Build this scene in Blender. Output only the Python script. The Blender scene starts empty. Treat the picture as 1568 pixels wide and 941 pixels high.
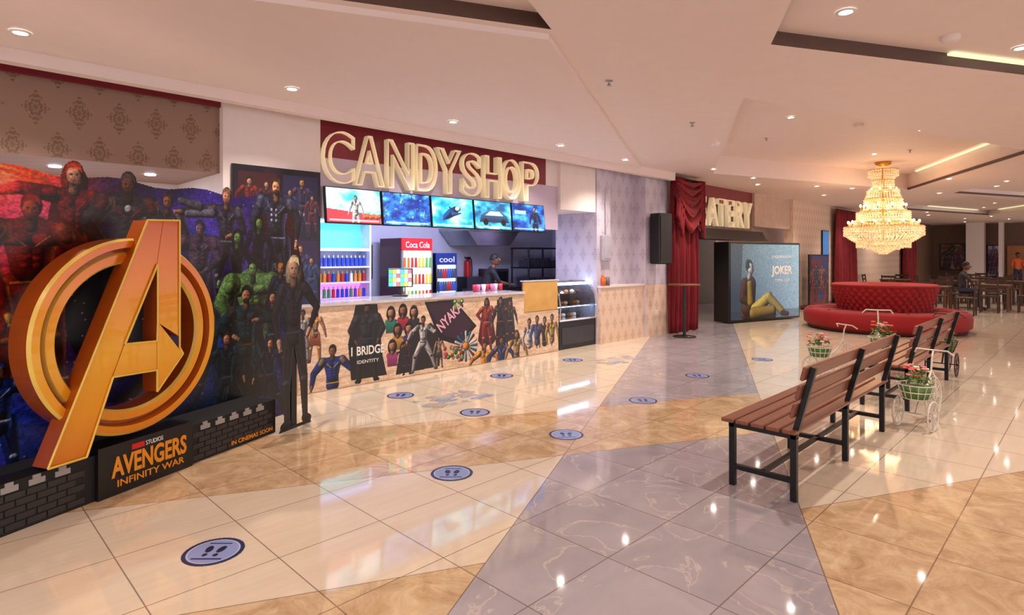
import bpy, math, random
import numpy as np
from mathutils import Vector, Matrix
random.seed(4)
rng = np.random.default_rng(5)
D = bpy.data
SC = bpy.context.scene
COL = SC.collection
def s2l(c):
    return tuple(((x/255)/12.92 if x/255 <= .04045 else (((x/255)+.055)/1.055)**2.4) for x in c[:3])
# ------------------------------------------------------------ nodes / materials
class NT:
    def __init__(s, name):
        s.mat = D.materials.new(name); s.mat.use_nodes = True
        s.t = s.mat.node_tree; s.n = s.t.nodes; s.b = s.n['Principled BSDF']
    def new(s, typ, **kw):
        n = s.n.new(typ)
        for k, v in kw.items(): setattr(n, k, v)
        return n
    def link(s, a, b): s.t.links.new(a, b)
    def put(s, sock, v):
        if isinstance(v, bpy.types.NodeSocket): s.link(v, sock)
        else: sock.default_value = v
    def m(s, op, a, b=None, c=None):
        n = s.new('ShaderNodeMath', operation=op)
        s.put(n.inputs[0], a)
        if b is not None: s.put(n.inputs[1], b)
        if c is not None: s.put(n.inputs[2], c)
        return n.outputs[0]
    def mix(s, f, a, b):
        n = s.new('ShaderNodeMix', data_type='RGBA')
        s.put(n.inputs[0], f)
        s.put(n.inputs[6], a if isinstance(a, bpy.types.NodeSocket) else (*s2l(a), 1))
        s.put(n.inputs[7], b if isinstance(b, bpy.types.NodeSocket) else (*s2l(b), 1))
        return n.outputs[2]
    def noise(s, scale, detail=4, dist=0, vec=None, rough=.5):
        n = s.new('ShaderNodeTexNoise'); n.inputs['Scale'].default_value = scale
        n.inputs['Detail'].default_value = detail; n.inputs['Distortion'].default_value = dist
        n.inputs['Roughness'].default_value = rough
        if vec is None: vec = s.pos()
        s.link(vec, n.inputs['Vector']); return n.outputs[0]
    def pos(s):
        if not hasattr(s, '_p'): s._p = s.new('ShaderNodeNewGeometry').outputs['Position']
        return s._p
    def xyz(s):
        if not hasattr(s, '_x'):
            n = s.new('ShaderNodeSeparateXYZ'); s.link(s.pos(), n.inputs[0]); s._x = n.outputs
        return s._x
    def col(s, v): s.put(s.b.inputs['Base Color'], v)
    def set(s, **kw):
        for k, v in kw.items(): s.put(s.b.inputs[k.replace('_', ' ')], v)
MC = {}
def mat(name, rgb, rough=.5, metal=0, es=0, ergb=None, coat=0, var=.12, vs=6, trans=0, sheen=0):
    if name in MC: return MC[name]
    t = NT(name)
    d = tuple(x*(1-var) for x in rgb)
    if var > 0: t.col(t.mix(t.noise(vs, 3), d, tuple(min(255, x*(1+var*.5)) for x in rgb)))
    else: t.col((*s2l(rgb), 1))
    t.set(Roughness=rough, Metallic=metal)
    t.b.inputs['Coat Weight'].default_value = coat
    t.b.inputs['Transmission Weight'].default_value = trans
    t.b.inputs['Sheen Weight'].default_value = sheen
    if es:
        t.b.inputs['Emission Color'].default_value = (*s2l(ergb or rgb), 1)
        t.b.inputs['Emission Strength'].default_value = es
    MC[name] = t.mat
    return t.mat
def glassmat():
    if 'glass' in MC: return MC['glass']
    t = NT('clear_glass'); n = t.n
    tr = n.new('ShaderNodeBsdfTransparent'); tr.inputs[0].default_value = (.93, .97, .98, 1)
    gl = n.new('ShaderNodeBsdfGlossy'); gl.inputs['Roughness'].default_value = .03
    fr = n.new('ShaderNodeFresnel'); fr.inputs[0].default_value = 1.45
    mx = n.new('ShaderNodeMixShader')
    t.link(fr.outputs[0], mx.inputs[0]); t.link(tr.outputs[0], mx.inputs[1]); t.link(gl.outputs[0], mx.inputs[2])
    t.link(mx.outputs[0], n['Material Output'].inputs[0])
    MC['glass'] = t.mat; return t.mat
def wallpaper(name, base, motif, s=.36):
    if name in MC: return MC[name]
    t = NT(name); x, y, z = t.xyz()[0], t.xyz()[1], t.xyz()[2]
    h = t.m('ADD', x, y)
    fv = t.m('DIVIDE', t.m('ADD', z, .05), s); row = t.m('FLOOR', fv)
    fu = t.m('ADD', t.m('DIVIDE', h, s*.9), t.m('MULTIPLY', row, .5))
    cu = t.m('SUBTRACT', t.m('FRACT', fu), .5); cv = t.m('SUBTRACT', t.m('FRACT', fv), .5)
    r = t.m('SQRT', t.m('ADD', t.m('MULTIPLY', cu, cu), t.m('MULTIPLY', t.m('MULTIPLY', cv, cv), .55)))
    th = t.m('ARCTAN2', cu, cv)
    rad = t.m('ADD', .24, t.m('ADD', t.m('MULTIPLY', t.m('COSINE', t.m('MULTIPLY', th, 4)), .055), t.m('MULTIPLY', t.m('COSINE', t.m('MULTIPLY', th, 12)), .03)))
    inside = t.m('LESS_THAN', r, rad)
    ringm = t.m('GREATER_THAN', t.m('SINE', t.m('ADD', t.m('MULTIPLY', r, 62), t.m('MULTIPLY', t.m('COSINE', t.m('MULTIPLY', th, 8)), 1.2))), -.55)
    f = t.m('MULTIPLY', t.m('MULTIPLY', inside, ringm), t.m('ADD', .35, t.m('MULTIPLY', t.noise(35, 3), .6)))
    t.col(t.mix(f, base, motif)); t.set(Roughness=.5)
    MC[name] = t.mat; return t.mat
# ------------------------------------------------------------ mesh builder
class MB:
    def __init__(s): s.v = []; s.f = []; s.mi = []; s.sm = []
    def add(s, vs, fs, mi=0, sm=False):
        o = len(s.v); s.v += [tuple(p) for p in vs]
        for f in fs: s.f.append([i+o for i in f]); s.mi.append(mi); s.sm.append(sm)
    def box(s, c, d, mi=0, rz=0, M=None, bev=0):
        hx, hy, hz = d[0]/2, d[1]/2, d[2]/2
        R = Matrix.Rotation(rz, 3, 'Z') if M is None else M
        c = Vector(c)
        if bev <= 0:
            vs = [c+R@Vector((x*hx, y*hy, z*hz)) for z in (-1, 1) for y in (-1, 1) for x in (-1, 1)]
            s.add(vs, [(0, 2, 3, 1), (4, 5, 7, 6), (0, 1, 5, 4), (2, 6, 7, 3), (0, 4, 6, 2), (1, 3, 7, 5)], mi)
        else:
            b = min(bev, hx*.9, hy*.9, hz*.9)
            vs = []
            def ring(z, ins):
                X, Y = hx-ins, hy-ins
                k = b if ins == 0 else b*.5
                return [(X-k, -Y, z), (X, -Y+k, z), (X, Y-k, z), (X-k, Y, z), (-X+k, Y, z), (-X, Y-k, z), (-X, -Y+k, z), (-X+k, -Y, z)]
            rs = [ring(-hz, b), ring(-hz+b, 0), ring(hz-b, 0), ring(hz, b)]
            for r in rs: vs += [c+R@Vector(p) for p in r]
            fs = [tuple(range(7, -1, -1)), tuple(range(24, 32))]
            for k in range(3):
                for i in range(8):
                    j = (i+1) % 8; fs.append((k*8+i, k*8+j, k*8+8+j, k*8+8+i))
            s.add(vs, fs, mi)
    def bb(s, x0, x1, y0, y1, z0, z1, mi=0, bev=0):
        s.box(((x0+x1)/2, (y0+y1)/2, (z0+z1)/2), (x1-x0, y1-y0, z1-z0), mi, bev=bev)
    def cyl(s, p0, p1, r0, r1=None, mi=0, n=12, caps=True):
        r1 = r0 if r1 is None else r1
        p0 = Vector(p0); p1 = Vector(p1); d = (p1-p0)
        if d.length < 1e-6: return
        q = d.to_track_quat('Z', 'Y').to_matrix()
        vs = []
        for p, r in ((p0, r0), (p1, r1)):
            for i in range(n):
                a = 2*math.pi*i/n; vs.append(p+q@Vector((r*math.cos(a), r*math.sin(a), 0)))
        s.add(vs, [(i, (i+1) % n, n+(i+1) % n, n+i) for i in range(n)], mi, True)
        if caps:
            s.add(vs[:n], [tuple(range(n-1, -1, -1))], mi); s.add(vs[n:], [tuple(range(n))], mi)
    def tube(s, pts, r, mi=0, n=8, closed=False):
        if closed: pts = list(pts)+[pts[0]]
        for a, b in zip(pts[:-1], pts[1:]): s.cyl(a, b, r, r, mi, n, caps=True)
    def sph(s, c, r, mi=0, n=12, m=8, sc=(1, 1, 1)):
        vs = [(c[0], c[1], c[2]+r*sc[2])]
        for j in range(1, m):
            ph = math.pi*j/m
            for i in range(n):
                a = 2*math.pi*i/n
                vs.append((c[0]+r*sc[0]*math.sin(ph)*math.cos(a), c[1]+r*sc[1]*math.sin(ph)*math.sin(a), c[2]+r*sc[2]*math.cos(ph)))
        vs.append((c[0], c[1], c[2]-r*sc[2]))
        fs = [(0, 1+i, 1+(i+1) % n) for i in range(n)]
        for j in range(m-2):
            for i in range(n):
                a = 1+j*n+i; b = 1+j*n+(i+1) % n; fs.append((a, a+n, b+n, b))
        L = len(vs)-1; o = 1+(m-2)*n
        fs += [(L, o+(i+1) % n, o+i) for i in range(n)]
        s.add(vs, fs, mi, True)
    def octa(s, c, r, h, mi=0):
        x, y, z = c
        s.add([(x+r, y, z), (x, y+r, z), (x-r, y, z), (x, y-r, z), (x, y, z+h), (x, y, z-h)],
              [(0, 1, 4), (1, 2, 4), (2, 3, 4), (3, 0, 4), (1, 0, 5), (2, 1, 5), (3, 2, 5), (0, 3, 5)], mi)
    def lathe(s, prof, c=(0, 0, 0), mi=0, n=32, sm=True, M=None):
        vs = []
        for r, z in prof:
            for i in range(n):
                a = 2*math.pi*i/n; p = Vector((r*math.cos(a), r*math.sin(a), z))
                if M is not None: p = M@p
                vs.append((c[0]+p[0], c[1]+p[1], c[2]+p[2]))
        fs = []
        for k in range(len(prof)-1):
            for i in range(n):
                j = (i+1) % n; fs.append((k*n+i, k*n+j, (k+1)*n+j, (k+1)*n+i))
        s.add(vs, fs, mi, sm)
    def prism(s, pts, y0, y1, mi=0, ms=None, axis='y'):
        n = len(pts); ms = mi if ms is None else ms
        def P(p, y):
            return (p[0], y, p[1]) if axis == 'y' else ((y, p[0], p[1]) if axis == 'x' else (p[0], p[1], y))
        A = [P(p, y0) for p in pts]; B = [P(p, y1) for p in pts]
        s.add(A, [tuple(range(n))], mi); s.add(B, [tuple(range(n-1, -1, -1))], mi)
        s.add(A+B, [(i, i+n, (i+1) % n+n, (i+1) % n) for i in range(n)], ms)
    def grid(s, fn, nu, nv, mi=0, sm=True, wrap=False):
        vs = [fn(i/nu, j/nv) for j in range(nv+1) for i in range(nu+1)]
        w = nu+1
        s.add(vs, [(j*w+i, j*w+i+1, (j+1)*w+i+1, (j+1)*w+i) for j in range(nv) for i in range(nu)], mi, sm)
    def obj(s, name, mats, parent=None, loc=(0, 0, 0), rz=0, rot=None, fixn=False):
        me = D.meshes.new(name); me.from_pydata(s.v, [], s.f)
        for m in (mats if isinstance(mats, (list, tuple)) else [mats]): me.materials.append(m)
        me.polygons.foreach_set('material_index', s.mi); me.polygons.foreach_set('use_smooth', s.sm)
        if fixn:
            import bmesh
            bm = bmesh.new(); bm.from_mesh(me); bmesh.ops.recalc_face_normals(bm, faces=bm.faces); bm.to_mesh(me); bm.free()
        me.update()
        o = D.objects.new(name, me); COL.objects.link(o)
        o.location = loc; o.rotation_euler = rot if rot else (0, 0, rz)
        if parent: o.parent = parent
        return o
def empty(name, loc=(0, 0, 0), rz=0):
    e = D.objects.new(name, None); COL.objects.link(e); e.location = loc; e.rotation_euler = (0, 0, rz); e.empty_display_size = .1
    return e
def text(name, body, loc, w, h, m, parent=None, rot=(math.pi/2, 0, 0), extrude=.002, offset=.0, bevel=0, fill='BOTH', res=3, spacing=1):
    cu = D.curves.new(name, 'FONT'); cu.body = body; cu.size = 1; cu.extrude = 0; cu.offset = offset; cu.resolution_u = res
    cu.space_character = spacing
    o = D.objects.new(name, cu); COL.objects.link(o)
    bpy.context.view_layer.update()
    dx, dy = max(o.dimensions.x, .01), max(o.dimensions.y, .01)
    bb = [Vector(b) for b in o.bound_box]; x0 = min(b.x for b in bb); y0 = min(b.y for b in bb)
    sx, sy = w/dx, h/dy
    cu.extrude = extrude; cu.bevel_depth = bevel; cu.bevel_resolution = 1; cu.fill_mode = fill
    bpy.context.view_layer.update()
    dg = bpy.context.evaluated_depsgraph_get()
    me = D.meshes.new_from_object(o.evaluated_get(dg))
    me.transform(Matrix.Translation((-x0, -y0, 0)))
    me.transform(Matrix.Diagonal((sx, sy, 1, 1)))
    D.objects.remove(o)
    me.materials.clear(); me.materials.append(m)
    for p in me.polygons: p.material_index = 0
    o = D.objects.new(name, me); COL.objects.link(o)
    o.location = loc; o.rotation_euler = rot
    if parent: o.parent = parent
    return o
# ------------------------------------------------------------ canvas painter (artwork as coloured mesh)
def vnoise(ny, nx, cells, seed):
    r = np.random.default_rng(seed); g = r.random((cells+2, cells+2))
    y = np.linspace(0, cells-.001, ny); x = np.linspace(0, cells-.001, nx)
    yi = y.astype(int); xi = x.astype(int); fy = (y-yi)[:, None]; fx = (x-xi)[None, :]
    fy = fy*fy*(3-2*fy); fx = fx*fx*(3-2*fx)
    a = g[yi][:, xi]; b = g[yi][:, xi+1]; c = g[yi+1][:, xi]; d = g[yi+1][:, xi+1]
    return (a*(1-fx)+b*fx)*(1-fy)+(c*(1-fx)+d*fx)*fy
def fbm(ny, nx, cells, seed, o=4):
    s = 0; a = .5; t = 0
    for k in range(o):
        s = s+a*vnoise(ny, nx, cells*2**k, seed+k); t += a; a *= .55
    return s/t
class Cv:
    def __init__(s, w, h, res, bg=(0, 0, 0), mask=1):
        s.w, s.h, s.res = w, h, res
        s.nx = int(w*res)+1; s.ny = int(h*res)+1
        s.x = np.linspace(0, w, s.nx); s.y = np.linspace(0, h, s.ny)
        s.X, s.Y = np.meshgrid(s.x, s.y)
        s.c = np.ones((s.ny, s.nx, 3))*np.array(bg, float); s.mask = np.full((s.ny, s.nx), float(mask))
    def bx(s, x0, x1, y0, y1):
        i0 = max(0, int(x0*s.res)-2); i1 = min(s.nx, int(x1*s.res)+3); j0 = max(0, int(y0*s.res)-2); j1 = min(s.ny, int(y1*s.res)+3)
        if i1 <= i0 or j1 <= j0: return None
        return (slice(j0, j1), slice(i0, i1))
    def put(s, sl, m, col, cut=True):
        m3 = m[..., None]; s.c[sl] = s.c[sl]*(1-m3)+np.asarray(col, float)*m3
        if cut: s.mask[sl] = np.maximum(s.mask[sl], m)
    def cap(s, x0, y0, r0, x1, y1, r1, col, rim=None, flat=False, cut=True):
        R = max(r0, r1); sl = s.bx(min(x0, x1)-R, max(x0, x1)+R, min(y0, y1)-R, max(y0, y1)+R)
        if sl is None: return
        px = s.X[sl]; py = s.Y[sl]; dx = x1-x0; dy = y1-y0; L = dx*dx+dy*dy+1e-9
        t = np.clip(((px-x0)*dx+(py-y0)*dy)/L, 0, 1); r = r0+(r1-r0)*t
        qx = px-(x0+t*dx); qy = py-(y0+t*dy); d = np.sqrt(qx*qx+qy*qy)
        m = np.clip((r-d)*s.res+.5, 0, 1)
        col = np.array(col, float)
        if flat: s.put(sl, m, col, cut); return
        nx = qx/r; ny = qy/r; nz = np.sqrt(np.clip(1-nx*nx-ny*ny, 0, 1))
        lit = np.clip(.55*nz-.5*nx+.4*ny+.2, .08, 1.3)[..., None]
        C = col*lit
        if rim is not None: C = C+np.array(rim, float)*(np.clip(nx-.5, 0, 1)[..., None]*1.2)
        s.put(sl, m, np.clip(C, 0, 255), cut)
    def ell(s, x, y, rx, ry, col, flat=False, cut=True, a=1, rot=0):
        R = max(rx, ry); sl = s.bx(x-R, x+R, y-R, y+R)
        if sl is None: return
        px = s.X[sl]-x; py = s.Y[sl]-y; ca, sa = math.cos(rot), math.sin(rot)
        nx = (px*ca+py*sa)/rx; ny = (-px*sa+py*ca)/ry; d = np.sqrt(nx*nx+ny*ny)
        m = np.clip((1-d)*min(rx, ry)*s.res+.5, 0, 1)*a
        C = np.array(col, float)
        if not flat:
            nz = np.sqrt(np.clip(1-d*d, 0, 1)); C = C*np.clip(.55*nz-.42*nx+.35*ny+.28, .12, 1.3)[..., None]
        s.put(sl, m, np.clip(C, 0, 255), cut)
    def poly(s, pts, col, cut=True, grad=None, a=1):
        xs = [p[0] for p in pts]; ys = [p[1] for p in pts]; sl = s.bx(min(xs), max(xs), min(ys), max(ys))
        if sl is None: return
        px = s.X[sl]; py = s.Y[sl]; ins = np.zeros(px.shape, bool); n = len(pts)
        for i in range(n):
            xa, ya = pts[i]; xb, yb = pts[(i+1) % n]
            if ya == yb: continue
            c = ((ya > py) != (yb > py)) & (px < (xb-xa)*(py-ya)/(yb-ya)+xa); ins ^= c
        C = np.array(col, float)
        if grad is not None:
            t = ((py-min(ys))/(max(ys)-min(ys)+1e-6))[..., None]; C = C*t+np.array(grad, float)*(1-t)
        s.put(sl, ins.astype(float)*a, C, cut)
    def glow(s, x, y, r, col, k=1):
        d = np.exp(-((s.X-x)**2+(s.Y-y)**2)/(r*r))[..., None]; s.c = np.clip(s.c+np.array(col, float)*d*k, 0, 255)
    def neb(s, cols, cells, seed, k=1):
        f = fbm(s.ny, s.nx, cells, seed)[..., None]; f = np.clip((f-.3)*2.4, 0, 1)
        n = len(cols)-1; out = np.zeros_like(s.c)
        for i in range(n):
            w = np.clip(f*n-i, 0, 1)
            seg = (f*n >= i) & (f*n <= i+1)
            out = np.where(seg, np.array(cols[i], float)*(1-w)+np.array(cols[i+1], float)*w, out)
        s.c = s.c*(1-k)+out*k
    def grain(s, amt, seed=1, cells=60):
        f = vnoise(s.ny, s.nx, cells, seed)[..., None]; s.c = np.clip(s.c*(1+(f-.5)*amt), 0, 255)
    def obj(s, name, parent=None, loc=(0, 0, 0), rot=(0, 0, 0), rough=.4, es=0, full=False):
        nx, ny = s.nx, s.ny
        co = np.zeros((ny*nx, 3)); co[:, 0] = s.X.ravel(); co[:, 2] = s.Y.ravel()
        idx = np.arange(nx*ny).reshape(ny, nx)
        a = idx[:-1, :-1]; b = idx[:-1, 1:]; c = idx[1:, 1:]; d = idx[1:, :-1]
        keep = (s.mask[:-1, :-1]+s.mask[:-1, 1:]+s.mask[1:, 1:]+s.mask[1:, :-1]) > 2
        q = np.stack([a[keep], b[keep], c[keep], d[keep]], 1)
        used = np.unique(q); rem = np.full(nx*ny, -1); rem[used] = np.arange(len(used)); q = rem[q]; co = co[used]
        me = D.meshes.new(name); me.vertices.add(len(used)); me.vertices.foreach_set('co', co.ravel())
        nf = len(q); me.loops.add(nf*4); me.loops.foreach_set('vertex_index', q.ravel().astype(np.int32))
        me.polygons.add(nf); me.polygons.foreach_set('loop_start', np.arange(0, nf*4, 4, dtype=np.int32))
        me.update(calc_edges=True)
        at = me.color_attributes.new('art', 'FLOAT_COLOR', 'POINT')
        v = s.c.reshape(-1, 3)[used]/255; l = np.where(v <= .04045, v/12.92, ((v+.055)/1.055)**2.4)
        at.data.foreach_set('color', np.concatenate([l, np.ones((len(l), 1))], 1).ravel())
        key = ('art', rough, es)
        if key not in MC:
            t = NT('printed_artwork' if not es else 'glowing_picture'); n = t.new('ShaderNodeVertexColor'); n.layer_name = 'art'  # emissive art: the screens, plus the printed banner with its added glow
            t.set(Roughness=rough)
            if es:
                t.col((.01, .01, .01, 1)); t.link(n.outputs[0], t.b.inputs['Emission Color']); t.b.inputs['Emission Strength'].default_value = es
            else: t.col(n.outputs[0])
            MC[key] = t.mat
        me.materials.append(MC[key])
        o = D.objects.new(name, me); COL.objects.link(o); o.location = loc; o.rotation_euler = rot
        if parent: o.parent = parent
        return o
def dirv(a): a = math.radians(a); return math.sin(a), -math.cos(a)
def hero(c, x, y, h, suit, acc, skin=(215, 160, 125), hair=(60, 40, 30), la=(-25, -15), ra=(25, 15), ll=(-8, -4), rl=(8, 4), wide=1, rim=(90, 110, 170), cape=None, long=False, helmet=None, lean=0, legs=True, sleeve=None, beard=None, skirt=None):
    sh = .81*h; hip = .5*h; W = .105*h*wide; sleeve = sleeve or suit
    ox = lean*h*.3
    dk = tuple(k*.55 for k in suit)
    if cape is not None:
        c.poly([(x-W+ox, y+sh), (x+W+ox, y+sh), (x+W*2.2, y+.2*h), (x+W*1.4, y+.12*h), (x-W*1.2, y+.1*h), (x-W*2.1, y+.22*h)], cape, grad=tuple(k*.45 for k in cape))
    if long:
        c.ell(x+ox-.012*h, y+.87*h, .058*h, .1*h, tuple(k*.75 for k in hair)); c.ell(x+ox+.02*h, y+.86*h, .055*h, .085*h, tuple(k*.6 for k in hair))
    if legs:
        for sx, (a1, a2) in ((-1, ll), (1, rl)):
            hx = x+sx*.05*h*wide; dx, dy = dirv(a1); kx, ky = hx+dx*.25*h, y+hip+dy*.25*h
            dx2, dy2 = dirv(a2); fx, fy = kx+dx2*.23*h, ky+dy2*.23*h
            c.cap(hx, y+hip, .058*h*wide, kx, ky, .042*h*wide, suit, rim)
            c.cap(kx, ky, .04*h*wide, fx, fy, .026*h*wide, tuple(k*.8 for k in suit), rim)
            c.cap(kx-.01*h, ky, .018*h, kx+.01*h, ky, .018*h, acc, rim)
            c.cap(hx-.02*h, y+hip-.06*h, .006*h, kx-.01*h, ky+.04*h, .005*h, dk)
            c.cap(fx, fy, .03*h, fx+sx*.035*h, fy-.012*h, .02*h, tuple(k*.5 for k in suit), rim)
    if skirt: c.poly([(x-.07*h, y+.6*h), (x+.07*h, y+.6*h), (x+.13*h, y+.3*h), (x-.13*h, y+.3*h)], skirt, grad=tuple(k*.5 for k in skirt))
    c.cap(x, y+hip+.01*h, .068*h*wide, x+ox*.6, y+.64*h, .062*h*wide, suit, rim)
    c.cap(x+ox*.6, y+.62*h, .065*h*wide, x+ox, y+.74*h, .088*h*wide, suit, rim)
    c.cap(x+ox-W*.75, y+sh-.03*h, .045*h*wide, x+ox+W*.75, y+sh-.03*h, .045*h*wide, suit, rim)
    for sx in (-1, 1):
        c.ell(x+ox+sx*.043*h*wide, y+.745*h, .042*h*wide, .034*h, tuple(min(255, k*1.25) for k in suit), a=.8)
        for kk in range(3): c.ell(x+ox*.8+sx*.02*h*wide, y+(.685-.035*kk)*h, .018*h*wide, .014*h, tuple(min(255, k*1.15) for k in suit), a=.7)
    c.cap(x-.06*h*wide, y+hip+.03*h, .009*h, x+.06*h*wide, y+hip+.03*h, .009*h, acc, rim)
    c.cap(x+ox, y+.6*h, .0035*h, x+ox, y+.77*h, .0035*h, dk)
    c.cap(x+ox-.085*h*wide, y+.79*h, .006*h, x+ox-.02*h, y+.71*h, .005*h, acc, rim)
    c.cap(x+ox+.085*h*wide, y+.79*h, .006*h, x+ox+.02*h, y+.71*h, .005*h, acc, rim)
    for sx, (a1, a2) in ((-1, la), (1, ra)):
        hx = x+ox+sx*W; dx, dy = dirv(a1); ex, ey = hx+dx*.165*h, y+sh-.02*h+dy*.165*h
        dx2, dy2 = dirv(a2); wx, wy = ex+dx2*.15*h, ey+dy2*.15*h
        c.cap(hx, y+sh-.025*h, .046*h*wide, ex, ey, .034*h*wide, sleeve, rim)
        c.cap(ex, ey, .033*h*wide, wx, wy, .022*h*wide, tuple(k*.9 for k in sleeve), rim)
        c.cap(hx, y+sh-.015*h, .03*h*wide, hx+dx*.03*h, y+sh-.02*h+dy*.03*h, .028*h*wide, tuple(k*.5+j*.5 for k, j in zip(acc, suit)), rim)
        c.cap(wx, wy, .019*h, wx+dx2*.03*h, wy+dy2*.03*h, .017*h, skin, rim)
        for kk in (-1, 0, 1): c.cap(wx+dx2*.03*h, wy+dy2*.03*h, .007*h, wx+dx2*.055*h+kk*.01*h*dy2, wy+dy2*.055*h-kk*.01*h*dx2, .005*h, skin, rim)
    hx, hy = x+ox*1.1, y+.905*h
    c.cap(x+ox, y+.81*h, .03*h, hx, hy-.03*h, .026*h, tuple(k*.6 for k in skin))
    hc = helmet if helmet is not None else hair
    c.ell(hx+.002*h, hy+.012*h, .05*h, .064*h, hc)
    c.ell(hx-.002*h, hy-.01*h, .039*h, .054*h, skin)
    c.ell(hx+.014*h, hy-.018*h, .022*h, .04*h, tuple(k*.7 for k in skin), flat=True, a=.45)
    for sx in (-1, 1):
        c.ell(hx+sx*.0155*h, hy-.001*h, .011*h, .007*h, tuple(k*.5 for k in skin), flat=True, a=.8); c.ell(hx+sx*.0155*h, hy-.003*h, .006*h, .003*h, (25, 18, 18), flat=True)
    c.ell(hx, hy-.036*h, .012*h, .0035*h, (110, 50, 45), flat=True)
    c.cap(hx-.001*h, hy-.004*h, .0035*h, hx-.002*h, hy-.02*h, .0055*h, tuple(min(255, k*1.12) for k in skin))
    if beard: c.ell(hx, hy-.044*h, .031*h, .02*h, beard, a=.85)
    c.poly([(hx-.043*h, hy+.012*h), (hx-.033*h, hy+.06*h), (hx+.033*h, hy+.06*h), (hx+.043*h, hy+.012*h), (hx+.027*h, hy+.03*h), (hx-.005*h, hy+.036*h), (hx-.03*h, hy+.028*h)], tuple(min(255, k*1.1) for k in hc))
def face(c, x, y, r, skin, hair, long=True, body=None):
    if body is not None: c.cap(x-r*.9, y-r*2.1, r*.6, x+r*.9, y-r*2.1, r*.6, body); c.poly([(x-r*1.4, y-r*2), (x+r*1.4, y-r*2), (x+r*1.2, y-r*4.4), (x-r*1.2, y-r*4.4)], body, grad=tuple(k*.6 for k in body))
    if long: c.ell(x, y-r*.35, r*1.15, r*1.5, tuple(k*.8 for k in hair))
    c.cap(x, y-r, r*.4, x, y-r*1.6, r*.45, tuple(k*.8 for k in skin))
    c.ell(x, y+r*.18, r*.98, r*1.15, hair); c.ell(x, y-r*.1, r*.78, r*1.02, skin)
    c.ell(x-r*.3, y+.05*r, r*.15, r*.07, (25, 20, 20), flat=True); c.ell(x+r*.3, y+.05*r, r*.15, r*.07, (25, 20, 20), flat=True)
    c.ell(x, y-r*.55, r*.24, r*.08, (150, 50, 50), flat=True); c.cap(x, y-.05*r, .06*r, x, y-.3*r, .11*r, skin)
    c.poly([(x-r*.8, y+r*.35), (x-r*.5, y+r*1.1), (x+r*.5, y+r*1.1), (x+r*.8, y+r*.35), (x+r*.2, y+r*.6)], hair)
# ------------------------------------------------------------ common materials
WHITE = mat('painted_plaster', (230, 216, 212), .6, var=.03)
LILAC = wallpaper('lilac_damask_wallpaper', (202, 192, 206), (162, 150, 170), .3)
CREAMWP = wallpaper('cream_damask_wallpaper', (224, 198, 176), (192, 148, 118), .26)
BROWNWP = wallpaper('tan_damask_wallpaper', (146, 114, 96), (104, 70, 38), .34)
BLACK = mat('satin_black', (14, 13, 14), .4)
STEEL = mat('brushed_steel', (170, 172, 176), .28, 1)
CHROME = mat('chrome', (220, 220, 225), .1, 1)
MAROON = mat('maroon_gloss_panel', (122, 16, 38), .3, coat=.3)
def emit(name, rgb, s): return mat(name, rgb, .5, es=s, var=0)
# ------------------------------------------------------------ floor
t = NT('polished_marble_tiles'); x, y = t.xyz()[0], t.xyz()[1]
a = t.m('SUBTRACT', y, t.m('MULTIPLY', x, .5)); b = t.m('ADD', y, t.m('MULTIPLY', x, .5))
def rngm(v, lo, hi): return t.m('MULTIPLY', t.m('GREATER_THAN', v, lo), t.m('LESS_THAN', v, hi))
grey = rngm(a, -.6, 1.2)
be1 = t.m('MULTIPLY', rngm(b, 4.75, 6.15), t.m('GREATER_THAN', a, -.6))
be2 = t.m('MULTIPLY', rngm(b, 1.6, 3.22), t.m('SUBTRACT', 1, grey))
beige = t.m('MAXIMUM', be1, be2)
fx = t.m('FRACT', t.m('DIVIDE', t.m('ADD', x, 5.9), .6)); fy = t.m('FRACT', t.m('DIVIDE', t.m('ADD', y, 12), .6))
cell = t.new('ShaderNodeCombineXYZ'); t.link(t.m('FLOOR', t.m('DIVIDE', t.m('ADD', x, 5.9), .6)), cell.inputs[0]); t.link(t.m('FLOOR', t.m('DIVIDE', t.m('ADD', y, 12), .6)), cell.inputs[1])
wn = t.new('ShaderNodeTexWhiteNoise'); t.link(cell.outputs[0], wn.inputs[0])
off = t.new('ShaderNodeVectorMath', operation='MULTIPLY_ADD'); t.link(wn.outputs[1], off.inputs[0]); off.inputs[1].default_value = (7, 7, 7); t.link(t.pos(), off.inputs[2])
ov = off.outputs[0]
n1 = t.noise(1.6, 7, 1.2, ov, .6)
vn = t.m('ABSOLUTE', t.m('SUBTRACT', t.noise(1.6, 6, 1.6, ov), .5))
vein = t.m('MAXIMUM', t.m('SUBTRACT', 1, t.m('DIVIDE', vn, .014)), 0)
smp = t.new('ShaderNodeMapping'); smp.inputs['Scale'].default_value = (1.5, 14, 1); smp.inputs['Rotation'].default_value = (0, 0, .15); t.link(ov, smp.inputs[0])
streak = t.noise(1.5, 4, .4, smp.outputs[0])
cream = t.mix(t.m('MULTIPLY', t.m('ADD', n1, streak), .5), (204, 182, 154), (234, 220, 200))
gre = t.mix(n1, (136, 128, 134), (188, 180, 184))
gre = t.mix(t.m('MULTIPLY', vein, .5), gre, (214, 198, 188))
bei = t.mix(t.m('MULTIPLY', t.m('SUBTRACT', t.noise(4.5, 9, .8, ov, .75), .3), 2.4), (170, 132, 92), (228, 202, 164))
c = t.mix(grey, cream, gre); c = t.mix(beige, c, bei)
def edge(f): return t.m('LESS_THAN', t.m('SUBTRACT', .5, t.m('ABSOLUTE', t.m('SUBTRACT', f, .5))), .0055)
j = t.m('MAXIMUM', edge(fx), edge(fy))
def ln(v, k): return t.m('LESS_THAN', t.m('ABSOLUTE', t.m('SUBTRACT', v, k)), .0035)
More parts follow.
